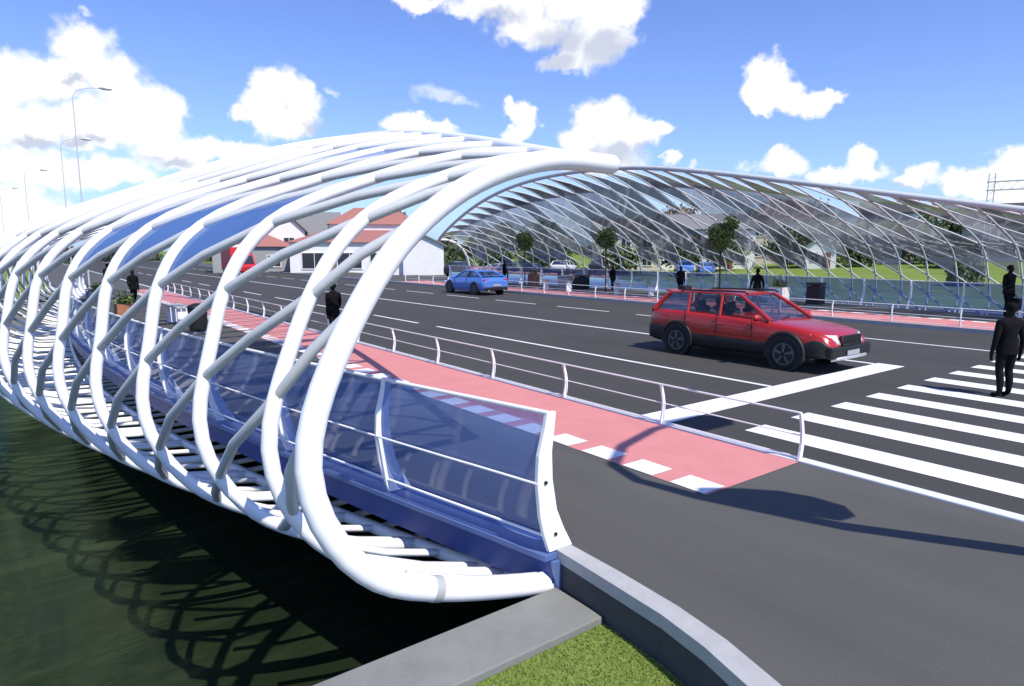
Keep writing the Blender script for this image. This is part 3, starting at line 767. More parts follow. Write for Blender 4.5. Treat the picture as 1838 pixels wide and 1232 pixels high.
def wagon_extras(root, body, hw, Ln, paint):
    b = MB(); b.box((2.345, 0, .69), (.07, .80, .21)); g_ = b.build('grille', M['dark_plastic'], body, bevel=.015)
    b = MB(); b.tube([(2.385, -.39, .60), (2.385, .39, .60), (2.375, .39, .785), (2.375, -.39, .785)], .014, 6, closed=True); b.build('grille_frame', M['dark_plastic'], g_)
    b = MB()
    for i in range(9): b.box((2.38, -.34 + i * .085, .69), (.014, .014, .18))
    b.build('grille_bars', M['dark_plastic'], g_)
    for s in (1, -1):
        b = MB(); b.grid([[Vector((2.375 - .09 * u - .36 * v * v, s * (.45 + .40 * v), .625 + .185 * u + .015 * v)) for u in np.linspace(0, 1, 4)] for v in np.linspace(0, 1, 7)])
        h_ = b.build('headlight', M['lamp_glass'], body); h_.modifiers.new('thick', 'SOLIDIFY').thickness = .03
        b = MB(); b.tube([(2.36, s * .62, .40), (2.385, s * .62, .40)], .05, 12); b.build('fog_lamp', M['lamp_glass'], body)
        b = MB(); b.box((-2.28, s * .76, .90), (.10, .14, .44)); b.build('tail_light', M['red_lens'], body, bevel=.03)
        b = MB(); b.tube([(.30, s * .61, 1.555), (.20, s * .61, 1.60), (-1.5, s * .59, 1.57), (-1.62, s * .59, 1.51)], .02, 8); b.build('roof_rail', M['dark_plastic'], root)
    b = MB(); b.box((2.33, 0, .46), (.16, 1.62, .25)); bu = b.build('front_bumper', M['dark_plastic'], body, bevel=.04)
    b = MB(); b.tube([(2.30, -.66, .31), (2.40, -.58, .34), (2.43, 0, .345), (2.40, .58, .34), (2.30, .66, .31)], .035, 8); b.build('skid_plate', M['silver'], bu)
    b = MB(); b.box((2.432, 0, .44), (.012, .5, .10)); b.build('licence_plate', M['silver'], bu)
    b = MB(); b.box((-2.35, 0, .50), (.14, 1.64, .34)); b.build('rear_bumper', M['dark_plastic'], body, bevel=.05)
    b = MB(); b.box((-1.98, 0, 1.515), (.34, 1.06, .035), rot=Matrix.Rotation(R(8), 3, 'Y')); b.build('spoiler', paint, root, bevel=.01)
    b = MB(); b.box((-1.95, 0, 1.585), (.22, .3, .10)); b.build('roof_pod', M['dark_plastic'], root, bevel=.02)
    b = MB()
    for s in (.25, -.35): b.tube([(1.03, s, 1.045), (.93, s + .45, 1.085)], .012, 6)
    b.build('wiper', M['dark_plastic'], body)

WAGON = dict(L=4.74, W=1.86, crown=.035, clad=.56, flare=True, wheel=.355, axles=(1.42, -1.42),
    stations=[(-2.37, .78, .44, .84), (-2.34, .90, .38, .98), (-2.24, .955, .34, 1.04), (-1.95, .985, .31, 1.065), (-1.3, 1.0, .29, 1.065), (-.6, 1.0, .28, 1.05), (.1, 1.0, .28, 1.03), (.7, 1.0, .28, 1.01), (1.0, .995, .29, .985), (1.35, .985, .30, .955), (1.7, .965, .32, .915), (1.98, .93, .34, .865), (2.15, .89, .36, .81), (2.26, .83, .38, .74), (2.33, .76, .41, .66), (2.36, .68, .44, .60)],
    gx=(1.02, .15, -1.90, -2.24), gz=(1.01, 1.56), zbr=1.05, rw=.72, rdrop=.05, pillars=(-.30, -1.22), darkB=False, handles=(-.2, -1.12), gaps=(.62, -.30, -1.20), seats=(-.18, -1.02), extras=wagon_extras)
make_car('estate_car', 'red estate car with dark lower cladding waiting in the lane beside the stop line', 'car', (14.24, 9.22, -.12), -math.pi / 2, M['red_paint'], WAGON, 1.03)

def coupe_extras(root, body, hw, Ln, paint):
    for s in (1, -1):
        b = MB(); b.box((-2.02, s * .62, .80), (.10, .36, .15)); b.build('tail_light', M['red_lens'], body, bevel=.03)
        b = MB(); b.box((2.02, s * .62, .62), (.16, .30, .12)); b.build('headlight', M['lamp_glass'], body, bevel=.03)
        b = MB(); b.tube([(-2.12, s * .5, .27), (-2.02, s * .5, .27)], .05, 10); b.build('exhaust', M['silver'], body)
    b = MB(); b.box((-2.075, 0, .36), (.10, 1.5, .2)); rb = b.build('rear_bumper', M['dark_plastic'], body, bevel=.04)
    b = MB(); b.box((-2.132, 0, .55), (.012, .52, .11)); b.build('licence_plate', M['silver'], rb)
    b = MB(); b.box((-1.78, 0, 1.05), (.22, 1.3, .03)); b.build('spoiler', paint, root, bevel=.01)
COUPE = dict(L=4.2, W=1.80, crown=.03, wheel=.33, axles=(1.27, -1.25),
    stations=[(-2.10, .80, .40, .72), (-2.05, .90, .32, .86), (-1.9, .96, .26, .93), (-1.5, .99, .23, .95), (-.8, 1.0, .21, .93), (.1, 1.0, .21, .90), (.8, 1.0, .21, .87), (1.2, .98, .23, .83), (1.6, .95, .26, .76), (1.9, .89, .30, .68), (2.05, .80, .34, .58), (2.1, .68, .38, .50)],
    gx=(.85, .10, -.95, -1.85), gz=(.87, 1.33), zbr=.94, rw=.66, rdrop=.05, pillars=(-.45,), darkB=True, handles=(-.3,), gaps=(.72, -.5), seats=(-.1, -.85), extras=coupe_extras)
make_car('coupe_car', 'bright blue coupe driving away in the far lane', 'car', (22.35, 33.4, -.12), math.pi / 2, M['blue_paint'], COUPE, 1.08)
parked = [((59.5, 47.2), .75, 'blue_paint', 'parked dark blue car left of its twin behind the far railing', 'wagon'),
          ((61.8, 46.0), .70, 'blue_paint', 'parked blue car right of its twin behind the far railing', 'coupe'),
          ((38.6, 60.0), .4, 'dark', 'black parked car nearest the white house gable', 'wagon'),
          ((42.5, 58.6), .4, 'silver', 'silver parked car between two dark cars behind the blue coupe', 'coupe'),
          ((46.3, 57.2), .5, 'dark', 'dark low parked car right of the silver one', 'coupe'),
          ((50.0, 56.4), .5, 'white', 'white parked car behind the far railing', 'wagon'),
          ((53.8, 54.6), .6, 'dark', 'dark parked car right of the white parked car', 'wagon')]
paints = {'blue_paint': M['blue_paint'], 'dark': mat('black_car_paint', (.02, .021, .024), .3, coat=.7), 'silver': mat('silver_car_paint', (.45, .46, .47), .3, coat=.6, metal=.4), 'white': mat('white_car_paint', (.72, .72, .71), .3, coat=.6)}
def plain_extras(root, body, hw, Ln, paint):
    for s in (1, -1):
        b = MB(); b.box((Ln - .09, s * hw * .7, .62), (.12, .3, .12)); b.build('headlight', M['lamp_glass'], body)
        b = MB(); b.box((-Ln + .06, s * hw * .75, .80), (.10, .25, .2)); b.build('tail_light', M['red_lens'], body)
for (x, y), a, pk, lb, kd in parked:
    P = dict(WAGON if kd == 'wagon' else COUPE); P['extras'] = plain_extras; P['clad'] = None; P['flare'] = None
    make_car('parked_car', lb, 'car', (x, y, -.30 if x < 47.5 else -.2), a, paints[pk], P, 1.0, 'cars parked behind the bridge', False)

# red box van in the distance
van = empty('delivery_van', (18.4, 70.5, -.12), R(-90), 'bright red box van with a white top far up the road', 'van')
b = MB(); b.box((-.9, 0, 1.75), (3.8, 2.1, 2.3)); b.build('cargo_box', mat('van_red', (.62, .02, .03), .45, var=.04, scale=2), van, bevel=.03)
b = MB(); b.box((-.9, 0, 2.98), (3.7, 2.0, .34)); b.build('roof_box', M['wall_white'], van, bevel=.05)
b = MB(); b.prism([(1.0, .5), (2.6, .5), (2.65, 1.0), (2.3, 1.25), (1.75, 2.1), (1.0, 2.2)], 'y', -1.0, 1.0); cab = b.build('cab', mat('van_red_cab', (.55, .02, .03), .35, coat=.5), van, bevel=.05)
b = MB(); b.slab([(2.34, -.85, 1.28), (2.34, .85, 1.28), (1.82, .80, 2.04), (1.82, -.80, 2.04)], .03); b.build('windscreen', M['window'], cab)
for wx in (-2.0, 1.75):
    for s in (1, -1):
        b = MB(); b.tube([(wx, s * .8, .42), (wx, s * 1.02, .42)], .42, 20); w_ = b.build('wheel', M['rubber'], van)
        b = MB(); b.tube([(wx, s * 1.021, .42), (wx, s * 1.03, .42)], .24, 14); b.build('rim', M['alloy'], w_)
b = MB(); b.box((-.2, 0, .55), (5.0, 1.7, .2)); b.build('chassis', M['dark_plastic'], van)

# ------------------------------------------------------------------ people
def make_person(label, loc, face, height=1.72, stride=0.0, arms=(.1, .1), elbow=(.25, .25), bag=None, group='people in black on the bridge'):
    """one skinned body; local +Y is where the person looks. stride = half step in m; arms = swing angle of left/right arm"""
    root = empty('person', loc, face, label, 'person', group)
    V = []; Eg = []; RR = []
    def v(p, r, parent=None):
        V.append(p); RR.append(r if isinstance(r, tuple) else (r, r))
        if parent is not None: Eg.append((parent, len(V) - 1))
        return len(V) - 1
    pel = v((0, 0, .93), (.165, .12))
    wst = v((0, .005, 1.08), (.150, .105), pel); ch = v((0, .01, 1.28), (.185, .125), wst); sh = v((0, 0, 1.43), (.150, .095), ch)
    nk = v((0, .0, 1.52), .058, sh); h0 = v((0, .022, 1.585), (.068, .078), nk); h1 = v((0, .018, 1.66), (.078, .098), h0); v((0, .008, 1.735), (.062, .075), h1)
    for s, side in ((1, 0), (-1, 1)):
        fy = stride * s
        hp = v((s * .095, 0, .88), .105, pel)
        kn = v((s * .105, fy * .55 + .035, .50 + abs(fy) * .03), .068, hp)
        cf = v((s * .11, fy * .85 - .015, .33), .066, kn)
        an = v((s * .112, fy - .02, .095), .047, cf)
        hl = v((s * .115, fy + .05, .045), (.046, .042), an); v((s * .13, fy + .17, .032), (.044, .030), hl)
        a = arms[side]; e = elbow[side]
        so_ = v((s * .185, 0, 1.41), .078, sh)
        el_ = v((s * .255, math.sin(a) * .29 - .015, 1.41 - math.cos(a) * .29), .053, so_)
        w_ = v((s * .265, math.sin(a) * .29 + math.sin(a + e) * .25, 1.41 - math.cos(a) * .29 - math.cos(a + e) * .25), .037, el_)
        hx, hy, hz = V[w_]; d = Vector((0, math.sin(a + e), -math.cos(a + e)))
        pm = v((hx, hy + d.y * .07, hz + d.z * .07), (.026, .040), w_)
        for i, off in enumerate((-.030, -.010, .010, .030)):
            ln = (.062, .074, .078, .064)[i]
            q = v((hx - s * .004, hy + d.y * .115 + off, hz + d.z * .115), .0095, pm); v((hx - s * .018, hy + d.y * (.115 + ln) + off, hz + d.z * (.115 + ln)), .008, q)
        q = v((hx - s * .01, hy + d.y * .06 + .050, hz + d.z * .06), .0105, pm); v((hx - s * .022, hy + d.y * .10 + .062, hz + d.z * .10), .009, q)
    me = bpy.data.meshes.new('person_body'); me.from_pydata(V, Eg, [])
    o = bpy.data.objects.new('body', me); col.objects.link(o)
    o.modifiers.new('skin', 'SKIN'); 
    for i, sv in enumerate(me.skin_vertices[0].data): sv.radius = RR[i]; sv.use_root = (i == 0)
    o.modifiers['skin'].use_smooth_shade = True
    sb = o.modifiers.new('sub', 'SUBSURF'); sb.levels = 1; sb.render_levels = 1
    bpy.context.view_layer.update()
    dg = bpy.context.evaluated_depsgraph_get()
    nm = bpy.data.meshes.new_from_object(o.evaluated_get(dg))
    o.modifiers.clear(); o.data = nm; bpy.data.meshes.remove(me)
    nm.materials.clear(); nm.materials.append(M['black']); nm.materials.append(M['dark_skin'])
    for p in nm.polygons:
        c = p.center
        if c.z > 1.535: p.material_index = 1
        p.use_smooth = True
    o.parent = root; o.name = 'body'
    # hair cap, nose, ears, jacket hem, shoes
    b = MB(); rows = []
    for i in range(8):
        ph = i / 7 * math.pi * .56
        rows.append([Vector((math.sin(ph) * .087 * math.cos(q), .004 + math.sin(ph) * .107 * math.sin(q) - .012 * (ph > 1), 1.69 + math.cos(ph) * .098 - (.055 if math.sin(q) < -.1 and i == 7 else 0) + (.035 if math.sin(q) > .3 and i >= 6 else 0))) for q in np.linspace(0, 2 * math.pi, 17)])
    b.grid(rows); b.build('hair', M['hair'], root)
    b = MB(); b.tube([(0, .105, 1.665), (0, .128, 1.632), (0, .108, 1.622)], [.008, .014, .008], 6)
    for s in (1, -1): b.tube([(s * .078, .01, 1.675), (s * .092, .0, 1.665), (s * .082, .008, 1.632)], [.008, .016, .008], 6)
    b.build('face', M['dark_skin'], root)
    b = MB(); rows = []
    for z, rx, ry in ((1.12, .172, .128), (1.0, .178, .138), (.90, .188, .145), (.83, .192, .148)):
        rows.append([Vector((rx * math.cos(q), ry * math.sin(q) + .004, z)) for q in np.linspace(0, 2 * math.pi, 21)])
    b.grid(rows); b.build('jacket', M['black'], root)
    root.scale = (height / 1.80,) * 3
    if bag:
        s = bag; i_ = 0 if s > 0 else 1; a, e = arms[i_], elbow[i_]
        w = Vector((s * .265, math.sin(a) * .29 + math.sin(a + e) * .25, 1.41 - math.cos(a) * .29 - math.cos(a + e) * .25)) + Vector((0, math.sin(a + e), -math.cos(a + e))) * .13
        return root, (root.location + Matrix.Rotation(face, 3, 'Z') @ (w * root.scale.x))
    return root, None
def briefcase(name, label, cat, P, rz, w=.42, h=.30, d=.11):
    r = empty(name, P, rz, label, cat)
    b = MB(); b.box((0, 0, -.07 - h / 2), (d, w, h)); b.build('body', M['dark_plastic'], r, bevel=.02)
    b = MB(); b.tube([(0, -.10, -.07), (0, -.08, 0), (0, .08, 0), (0, .10, -.07)], .011, 6); b.build('handle', M['dark_plastic'], r)
make_person('man in black seen close up, standing on the zebra crossing stripes', (13.98, 3.92, -.115), R(-36), 1.72, .035, (-.05, -.05), (.15, .2))
_, hp = make_person('tall person in black holding a case beyond the zebra crossing', (29.1, 8.32, 0), R(160), 1.98, .10, (.1, -.1), (.2, .2), bag=-1)
briefcase('briefcase', 'dark case held by the tall person beyond the zebra crossing', 'case', hp, R(160), .55, .42, .14)
make_person('person in black walking on the near red lane behind the thick white end ring', (6.92, 17.3, .004), R(8), 1.64, .16, (.25, -.3), (.35, .3))
make_person('person in black with legs apart seen between the near ribs, right of the bag carrier', (4.20, 33.6, 0), R(195), 1.66, .20, (.3, -.3), (.4, .4))
_, hp = make_person('person in black carrying a bag, leftmost of those seen through the near arch', (4.32, 44.4, 0), R(20), 1.75, .15, (.1, -.2), (.3, .3), bag=1)
briefcase('shoulder_bag', 'dark bag carried by the leftmost person behind the near ribs', 'bag', hp, R(20))
make_person('person in black standing right behind the blue coupe', (30.2, 41.0, 0), R(200), 1.74, .08, (.1, -.1), (.3, .3))
make_person('person in black on the far pavement between the two benches', (29.6, 28.9, 0), R(170), 1.56, .12, (.1, -.2), (.3, .3))
make_person('person in black behind the rear end of the red estate car', (28.7, 22.95, 0), R(150), 1.66, .12, (.2, -.2), (.3, .3))
make_person('person in black whose head and shoulders rise above the red car roof', (25.6, 16.35, .004), R(100), 1.72, .12, (.2, -.2), (.3, .3))

# ------------------------------------------------------------------ benches, bins, planters
def bench(label, x, y, rz, w=2.2):
    r = empty('bench', (x, y, 0), rz, label, 'bench', 'grey benches on the far pavement')
    b = MB()
    for k in range(3): b.box((0, -.16 + k * .16, .62), (w, .13, .06))
    b.build('seat', M['grey_steel'], r, bevel=.01)
    for s in (1, -1):
        b = MB(); b.box((s * (w / 2 - .12), 0, .30), (.07, .40, .60)); b.build('leg', M['white_steel'], r, bevel=.01)
bench('grey bench with white legs just right of the blue coupe', 26.9, 31.0, R(90), 2.4)
bench('grey bench with white legs near the rear of the red estate car', 27.6, 25.3, R(90), 2.8)
nb_ = bench('dark bench on the near pavement seen through the lattice', 4.35, 24.6, R(92), 1.8)
def bin_(label, x, y, m, h=.95, w=.5, round_=False):
    r = empty('litter_bin', (x, y, 0), R(7), label, 'litter bin', 'litter bins along the pavements')
    b = MB()
    if round_: b.tube([(0, 0, .06), (0, 0, h * .85)], [w * .46, w * .5], 16)
    else: b.box((0, 0, h * .46), (w, w, h * .8))
    b.build('body', m, r, bevel=.02)
    b = MB()
    if round_: b.tube([(0, 0, h * .86), (0, 0, h * .93), (0, 0, h)], [w * .53, w * .5, w * .2], 16)
    else: b.box((0, 0, h * .94), (w * 1.08, w * 1.08, h * .10))
    b.build('lid', m, r, bevel=.015)
    b = MB(); b.box((0, 0, .035), (w * .8, w * .8, .06)); b.build('base', M['grey_steel'], r)
bin_('square black litter bin in front of the far glass railing, right of the red car', 29.0, 15.55, M['dark_plastic'], 1.05, .62)
bin_('dark litter bin by the white box on the far pavement', 28.6, 30.6, M['dark_plastic'], .95, .7)
bin_('round dark litter bin on the near pavement behind the ribs', 4.35, 21.6, M['dark_plastic'], .9, .55, True)
bin_('pale grey square litter bin beside the dark bin on the far pavement', 28.2, 31.6, M['kerb'], .9, .8)
def box_planter(label, x, y, m, w, h, leaf):
    r = empty('planter', (x, y, 0), R(4), label, 'planter', 'planters on the pavements')
    b = MB(); t = .07
    b.box((0, w / 2 - t / 2, h / 2), (w, t, h)); b.box((0, -w / 2 + t / 2, h / 2), (w, t, h)); b.box((w / 2 - t / 2, 0, h / 2), (t, w - 2 * t, h)); b.box((-w / 2 + t / 2, 0, h / 2), (t, w - 2 * t, h)); b.box((0, 0, h * .4), (w - 2 * t, w - 2 * t, h * .75))
    b.build('box', m, r)
    b = MB(); rg = random.Random(int(x * 100))
    for i in range(260):
        p = Vector((rg.gauss(0, w * .22), rg.gauss(0, w * .22), h + abs(rg.gauss(0, .18)))); n = Vector((rg.gauss(0, 1), rg.gauss(0, 1), rg.gauss(0, 1))).normalized(); q = n.orthogonal().normalized() * .06; q2 = n.cross(q) * .7
        b.add([p - q, p + q2, p + q, p - q2], [(0, 1, 2, 3)])
    b.build('foliage', leaf, r, fixn=False)
box_planter('white box planter in front of the red car windscreen on the far pavement', 28.9, 17.3, M['wall_white'], .7, .75, M['leaf_a'])
box_planter('reddish brown planter right of the blue coupe', 29.3, 36.3, M['wood'], .6, .8, M['leaf_c'])
box_planter('terracotta planter with low plants on the near pavement behind the ribs', 3.35, 29.6, M['terracotta'], .62, .42, M['leaf_d'])
box_planter('small planter with yellow green plants far along the near pavement', 3.3, 38.3, M['kerb'], 1.0, .5, M['leaf_d'])

# ------------------------------------------------------------------ trees
def make_tree(name, label, x, y, z, trunk_h, crown, leaf, n=1500, ls=.16, group='trees behind the bridge', seed=1):
    """crown: list of (dx, dy, dz, rx, rz)"""
    r = empty(name, (x, y, z), 0, label, 'tree', group)
    rg = random.Random(seed)
    b = MB(); top = max(c[2] for c in crown)
    b.tube([(0, 0, -.2), (.02, 0, trunk_h * .5), (0, .03, trunk_h), (.03, 0, top)], [.05, .04, .035, .012] if ls < .08 else [.16, .12, .10, .03] if trunk_h < 4 else [.3, .24, .2, .05], 8)
    for c in crown:
        for k in range(3):
            a = rg.uniform(0, 6.28)
            b.tube([(0, 0, trunk_h * rg.uniform(.85, 1.05)), (c[0] * .5 + .2 * math.cos(a) * c[3], c[1] * .5 + .2 * math.sin(a) * c[3], (trunk_h + c[2]) / 2), (c[0] + math.cos(a) * c[3] * .6, c[1] + math.sin(a) * c[3] * .6, c[2] + rg.uniform(-.3, .4) * c[4])], [.07, .05, .015] if ls > .08 else [.03, .02, .006], 5)
    b.build('trunk', M['bark'], r)
    b = MB()
    tot = sum(c[3] ** 2 * c[4] for c in crown)
    for c in crown:
        k = int(n * c[3] ** 2 * c[4] / tot); ncl = max(14, k // 22)
        for j in range(ncl):
            while True:
                u = Vector((rg.uniform(-1, 1), rg.uniform(-1, 1), rg.uniform(-1, 1)))
                if .35 < u.length < 1.0: break
            cl_ = Vector((c[0] + u.x * c[3], c[1] + u.y * c[3], c[2] + u.z * c[4])); cr_ = rg.uniform(.12, .26) * c[3]
            for i in range(k // ncl):
                p = cl_ + Vector((rg.gauss(0, cr_), rg.gauss(0, cr_), rg.gauss(0, cr_ * .7)))
                nn = Vector((rg.gauss(0, 1), rg.gauss(0, 1), rg.gauss(.4, 1))).normalized(); s_ = ls * rg.uniform(.6, 1.3)
                q = nn.orthogonal().normalized() * s_; q2 = nn.cross(q).normalized() * s_ * .55
                b.add([p - q, p + q2, p + q, p - q2], [(0, 1, 2, 3)])
    b.build('crown', leaf, r, fixn=False)
make_tree('round_tree', 'round clipped tree on a thin trunk on the far pavement, nearest the blue coupe', 28.4, 36.18, 0, 2.4, [(0, 0, 3.12, .58, .58)], M['leaf_d'], 2600, .07, 'round clipped trees on the far pavement', 4)
make_tree('round_tree', 'round clipped tree on the far pavement beside the person between the two benches', 28.4, 28.3, 0, 2.5, [(0, 0, 3.17, .54, .55)], M['leaf_d'], 2600, .07, 'round clipped trees on the far pavement', 5)
make_tree('round_tree', 'largest round clipped tree with a double head, above the roof of the red car', 28.3, 20.2, 0, 2.5, [(-.02, .05, 3.16, .62, .62), (.12, -.42, 3.80, .38, .36)], M['leaf_d'], 3600, .07, 'round clipped trees on the far pavement', 6)
BG = [(50.5, 70.5, 1.0, 3.2, 2.6, 'leaf_b', 'dark bushy tree between the white gable and the far arch end'),
      (56.5, 68.0, 1.2, 4.0, 2.8, 'leaf_a', 'green tree behind the low end of the far arch'),
      (45.5, 89.5, 4, 8.6, 2.6, 'leaf_b', 'dark tree rising behind the red roofed house'),
      (55.0, 62.5, 1.0, 2.4, 2.2, 'leaf_b', 'low dark bushy tree right of the parked cars'),
      (60.5, 58.0, 1.2, 3.4, 2.6, 'leaf_a', 'mid green tree right of the low dark bushy tree'),
      (66.0, 52.5, 1.2, 4.2, 3.0, 'leaf_b', 'dark broad tree left of the cream house'),
      (72.0, 50.2, 1.5, 4.6, 3.2, 'leaf_a', 'mid green tree between the pale houses'),
      (80.0, 64.0, 3.0, 8.5, 4.0, 'leaf_c', 'brown leaved tree behind the far arch top, left one'),
      (95.0, 58.0, 3.0, 9.0, 4.2, 'leaf_c', 'large brown leaved tree behind the far arch top, right one'),
      (80.0, 47.0, 1.5, 5.0, 3.4, 'leaf_b', 'dark tree just right of the long white grey roofed house'),
      (88.0, 46.5, 2.0, 6.2, 3.6, 'leaf_b', 'dark tall tree left of the white two storey house'),
      (85.0, 40.4, 1.0, 3.4, 2.8, 'leaf_a', 'leafy green tree on the lawn beside the small white house'),
      (92.5, 36.8, 1.5, 5.2, 3.6, 'leaf_b', 'dark tree right of the white two storey house'),
      (86.0, 30.5, 1.0, 2.9, 2.6, 'leaf_a', 'low green tree at the right end of the lawn'),
      (98.0, 36.0, 2.5, 7.2, 3.4, 'leaf_a', 'tall mid green tree behind the right end of the lawn'),
      (70.0, 62.0, 2.0, 6.0, 3.4, 'leaf_b', 'dark tree behind the cream house roof'),
      (104, 58, 3, 8.5, 4.4, 'leaf_b', 'dark tree far behind the small white house'),
      (60.0, 72.0, 2.5, 6.4, 3.6, 'leaf_b', 'dark tree behind the row of parked cars')]
for i, (x, y, th, ch, cr_, lf, lb) in enumerate(BG):
    rg = random.Random(i * 7 + 3)
    z0 = rise(x, y)
    crown = [(0, 0, ch - cr_ * .55, cr_ * .8, cr_ * .62)] + [(rg.uniform(-.6, .6) * cr_, rg.uniform(-.6, .6) * cr_, ch - cr_ * rg.uniform(.3, 1.1), cr_ * rg.uniform(.4, .6), cr_ * rg.uniform(.35, .5)) for _ in range(4)]
    make_tree('leafy_tree', lb, x, y, z0, th, crown, M[lf], 1900, .26, 'trees behind the bridge', i + 20)
# a far belt of trees along the horizon: nobody could count them
b = MB(); rg = random.Random(77)
for i in range(40000):
    a = rg.uniform(-.9, 2.3) if i > 18000 else rg.uniform(-.2, 1.4); d = rg.uniform(150, 185) + 25 * math.sin(a * 9)
    hmax = 4.2 + 2.0 * math.sin(a * 23) + 1.2 * math.sin(a * 61 + 1) + .8 * math.sin(a * 140)
    if -.02 < a < .17 or (a < .17 and d < 170): hmax *= .55
    x, y = math.sin(a) * d, math.cos(a) * d
    p = Vector((x, y, rise(x, y) + max(0, hmax * math.sqrt(rg.random()) + rg.gauss(0, .25))))
    nn = Vector((rg.gauss(0, 1), rg.gauss(0, 1), rg.gauss(.3, 1))).normalized(); q = nn.orthogonal().normalized() * rg.uniform(.4, .8); q2 = nn.cross(q) * .6
    b.add([p - q, p + q2, p + q, p - q2], [(0, 1, 2, 3)])
fw = b.build('woods', M['leaf_b'], fixn=False); tag(fw, kind='stuff')
def hedge(label, x, y, rz, L_, w, h, leaf, n=1500):
    z0 = rise(x, y); r = empty('hedge', (x, y, z0), rz, label, 'hedge')
    b = MB(); rg = random.Random(int(x))
    for i in range(n):
        f_ = rg.random()
        p = Vector((rg.uniform(-L_ / 2, L_ / 2), rg.uniform(-w / 2, w / 2), rg.uniform(.05, h) if f_ < .6 else h + rg.gauss(0, .06)))
        nn = Vector((rg.gauss(0, 1), rg.gauss(0, 1), rg.gauss(0, 1))).normalized(); q = nn.orthogonal().normalized() * .17; q2 = nn.cross(q) * .6
        b.add([p - q, p + q2, p + q, p - q2], [(0, 1, 2, 3)])
    b.build('foliage', leaf, r, fixn=False)
    b = MB(); b.box((0, 0, h * .45), (L_ * .96, w * .7, h * .85)); b.build('core', M['leaf_b'], r)
hedge('dark clipped block hedge at the right end of the lawn', 60.5, 20.3, R(-20), 2.4, 1.6, 1.5, M['leaf_b'])

# ------------------------------------------------------------------ buildings
def house(name, label, x, y, rz, w, d, h, rh, wall, roof, kind='gable', windows=(), door=None, eave=.35, z=None, wings=(), chim=False):
    """local: facade on -y side, x to the right"""
    z0 = rise(x, y) if z is None else z
    r = empty(name, (x, y, z0), rz, label, 'house', 'houses behind the bridge')
    def volume(cx, cy, w, d, h, rh, kind, wall, roof):
        b = MB()
        b.box((cx, cy, h / 2 - .3), (w, d, h + .6))
        if kind == 'gable_x':     # ridge along x, gables left and right
            b.prism([(cy - d / 2, h), (cy + d / 2, h), (cy, h + rh * .97)], 'x', cx - w / 2, cx + w / 2)
        if kind == 'gable_y':
            b.prism([(cx - w / 2, h), (cx + w / 2, h), (cx, h + rh * .97)], 'y', cy - d / 2, cy + d / 2)
        wo = b.build('wall', wall, r)
        b = MB(); e = eave; t = .14
        if kind == 'gable_x':
            for s in (1, -1): b.slab([(cx - w / 2 - e, cy + s * (d / 2 + e), h - e * rh / (d / 2) + .06), (cx + w / 2 + e, cy + s * (d / 2 + e), h - e * rh / (d / 2) + .06), (cx + w / 2 + e, cy, h + rh + .06), (cx - w / 2 - e, cy, h + rh + .06)], t)
        elif kind == 'gable_y':
            for s in (1, -1): b.slab([(cx + s * (w / 2 + e), cy - d / 2 - e, h - e * rh / (w / 2) + .06), (cx + s * (w / 2 + e), cy + d / 2 + e, h - e * rh / (w / 2) + .06), (cx, cy + d / 2 + e, h + rh + .06), (cx, cy - d / 2 - e, h + rh + .06)], t)
        elif kind == 'hip':
            k = min(w, d) / 2 * .95; x0, x1, y0, y1 = cx - w / 2 - e, cx + w / 2 + e, cy - d / 2 - e, cy + d / 2 + e
            a_, b_ = (x0 + k, cy, h + rh), (x1 - k, cy, h + rh)
            if w < d: a_, b_ = (cx, y0 + k, h + rh), (cx, y1 - k, h + rh)
            vs = [(x0, y0, h), (x1, y0, h), (x1, y1, h), (x0, y1, h), a_, b_]
            fs = [(0, 1, 5, 4), (1, 2, 5), (2, 3, 4, 5), (3, 0, 4)] if w >= d else [(0, 1, 4), (1, 2, 5, 4), (2, 3, 5), (3, 0, 4, 5)]
            b.add(vs, fs + [(3, 2, 1, 0)])
        else:
            b.box((cx, cy, h + .12), (w + .3, d + .3, .24))
        b.build('roof', roof, r)
    volume(0, 0, w, d, h, rh, kind, wall, roof)
    for wg in wings: volume(*wg)
    for (wx, wz, ww, wh, wy) in windows:
        b = MB()
        b.box((wx, wy - .03, wz + wh / 2 + .05), (ww + .2, .10, .10)); b.box((wx, wy - .03, wz - wh / 2 - .05), (ww + .2, .14, .10))
        for s in (1, -1): b.box((wx + s * (ww / 2 + .05), wy - .03, wz), (.10, .10, wh))
        b.box((wx, wy - .025, wz), (.06, .06, wh))
        f_ = b.build('window', M['wall_white'], r)
        b = MB(); b.box((wx, wy - .006, wz), (ww, .02, wh)); b.build('pane', M['window'], f_)
    if door:
        dx, dw, dh, dy = door
        b = MB(); b.box((dx, dy - .02, dh / 2), (dw, .08, dh)); dd = b.build('door', M['wood'], r)
        b = MB(); b.box((dx + dw * .36, dy - .08, dh * .48), (.05, .06, .16)); b.build('handle', M['silver'], dd)
    if chim:
        b = MB(); b.box((w * .22, 0, h + rh * .9), (.7, .7, 1.6)); b.build('chimney', wall, r)
    return r
house('white_house', 'long white house with layered dull red roofs beyond the far end of the road', 33.6, 74.0, R(-24), 16, 9, 3.3, 1.5, M['wall_white'], M['roof_red'], 'hip',
      windows=[(-5.4, 1.25, 2.6, 1.7, -4.5), (-1.6, 1.25, 2.6, 1.7, -4.5), (2.0, 1.25, 2.6, 1.7, -4.5)], door=(-3.5, 1.0, 2.1, -4.5), z=.05,
      wings=[(1.5, 7.0, 11, 7, 5.6, 2.2, 'hip', M['wall_white'], M['roof_red']), (6.6, -1.0, 4.6, 9, 3.0, 1.1, 'gable_y', M['wall_white'], M['roof_grey'])])
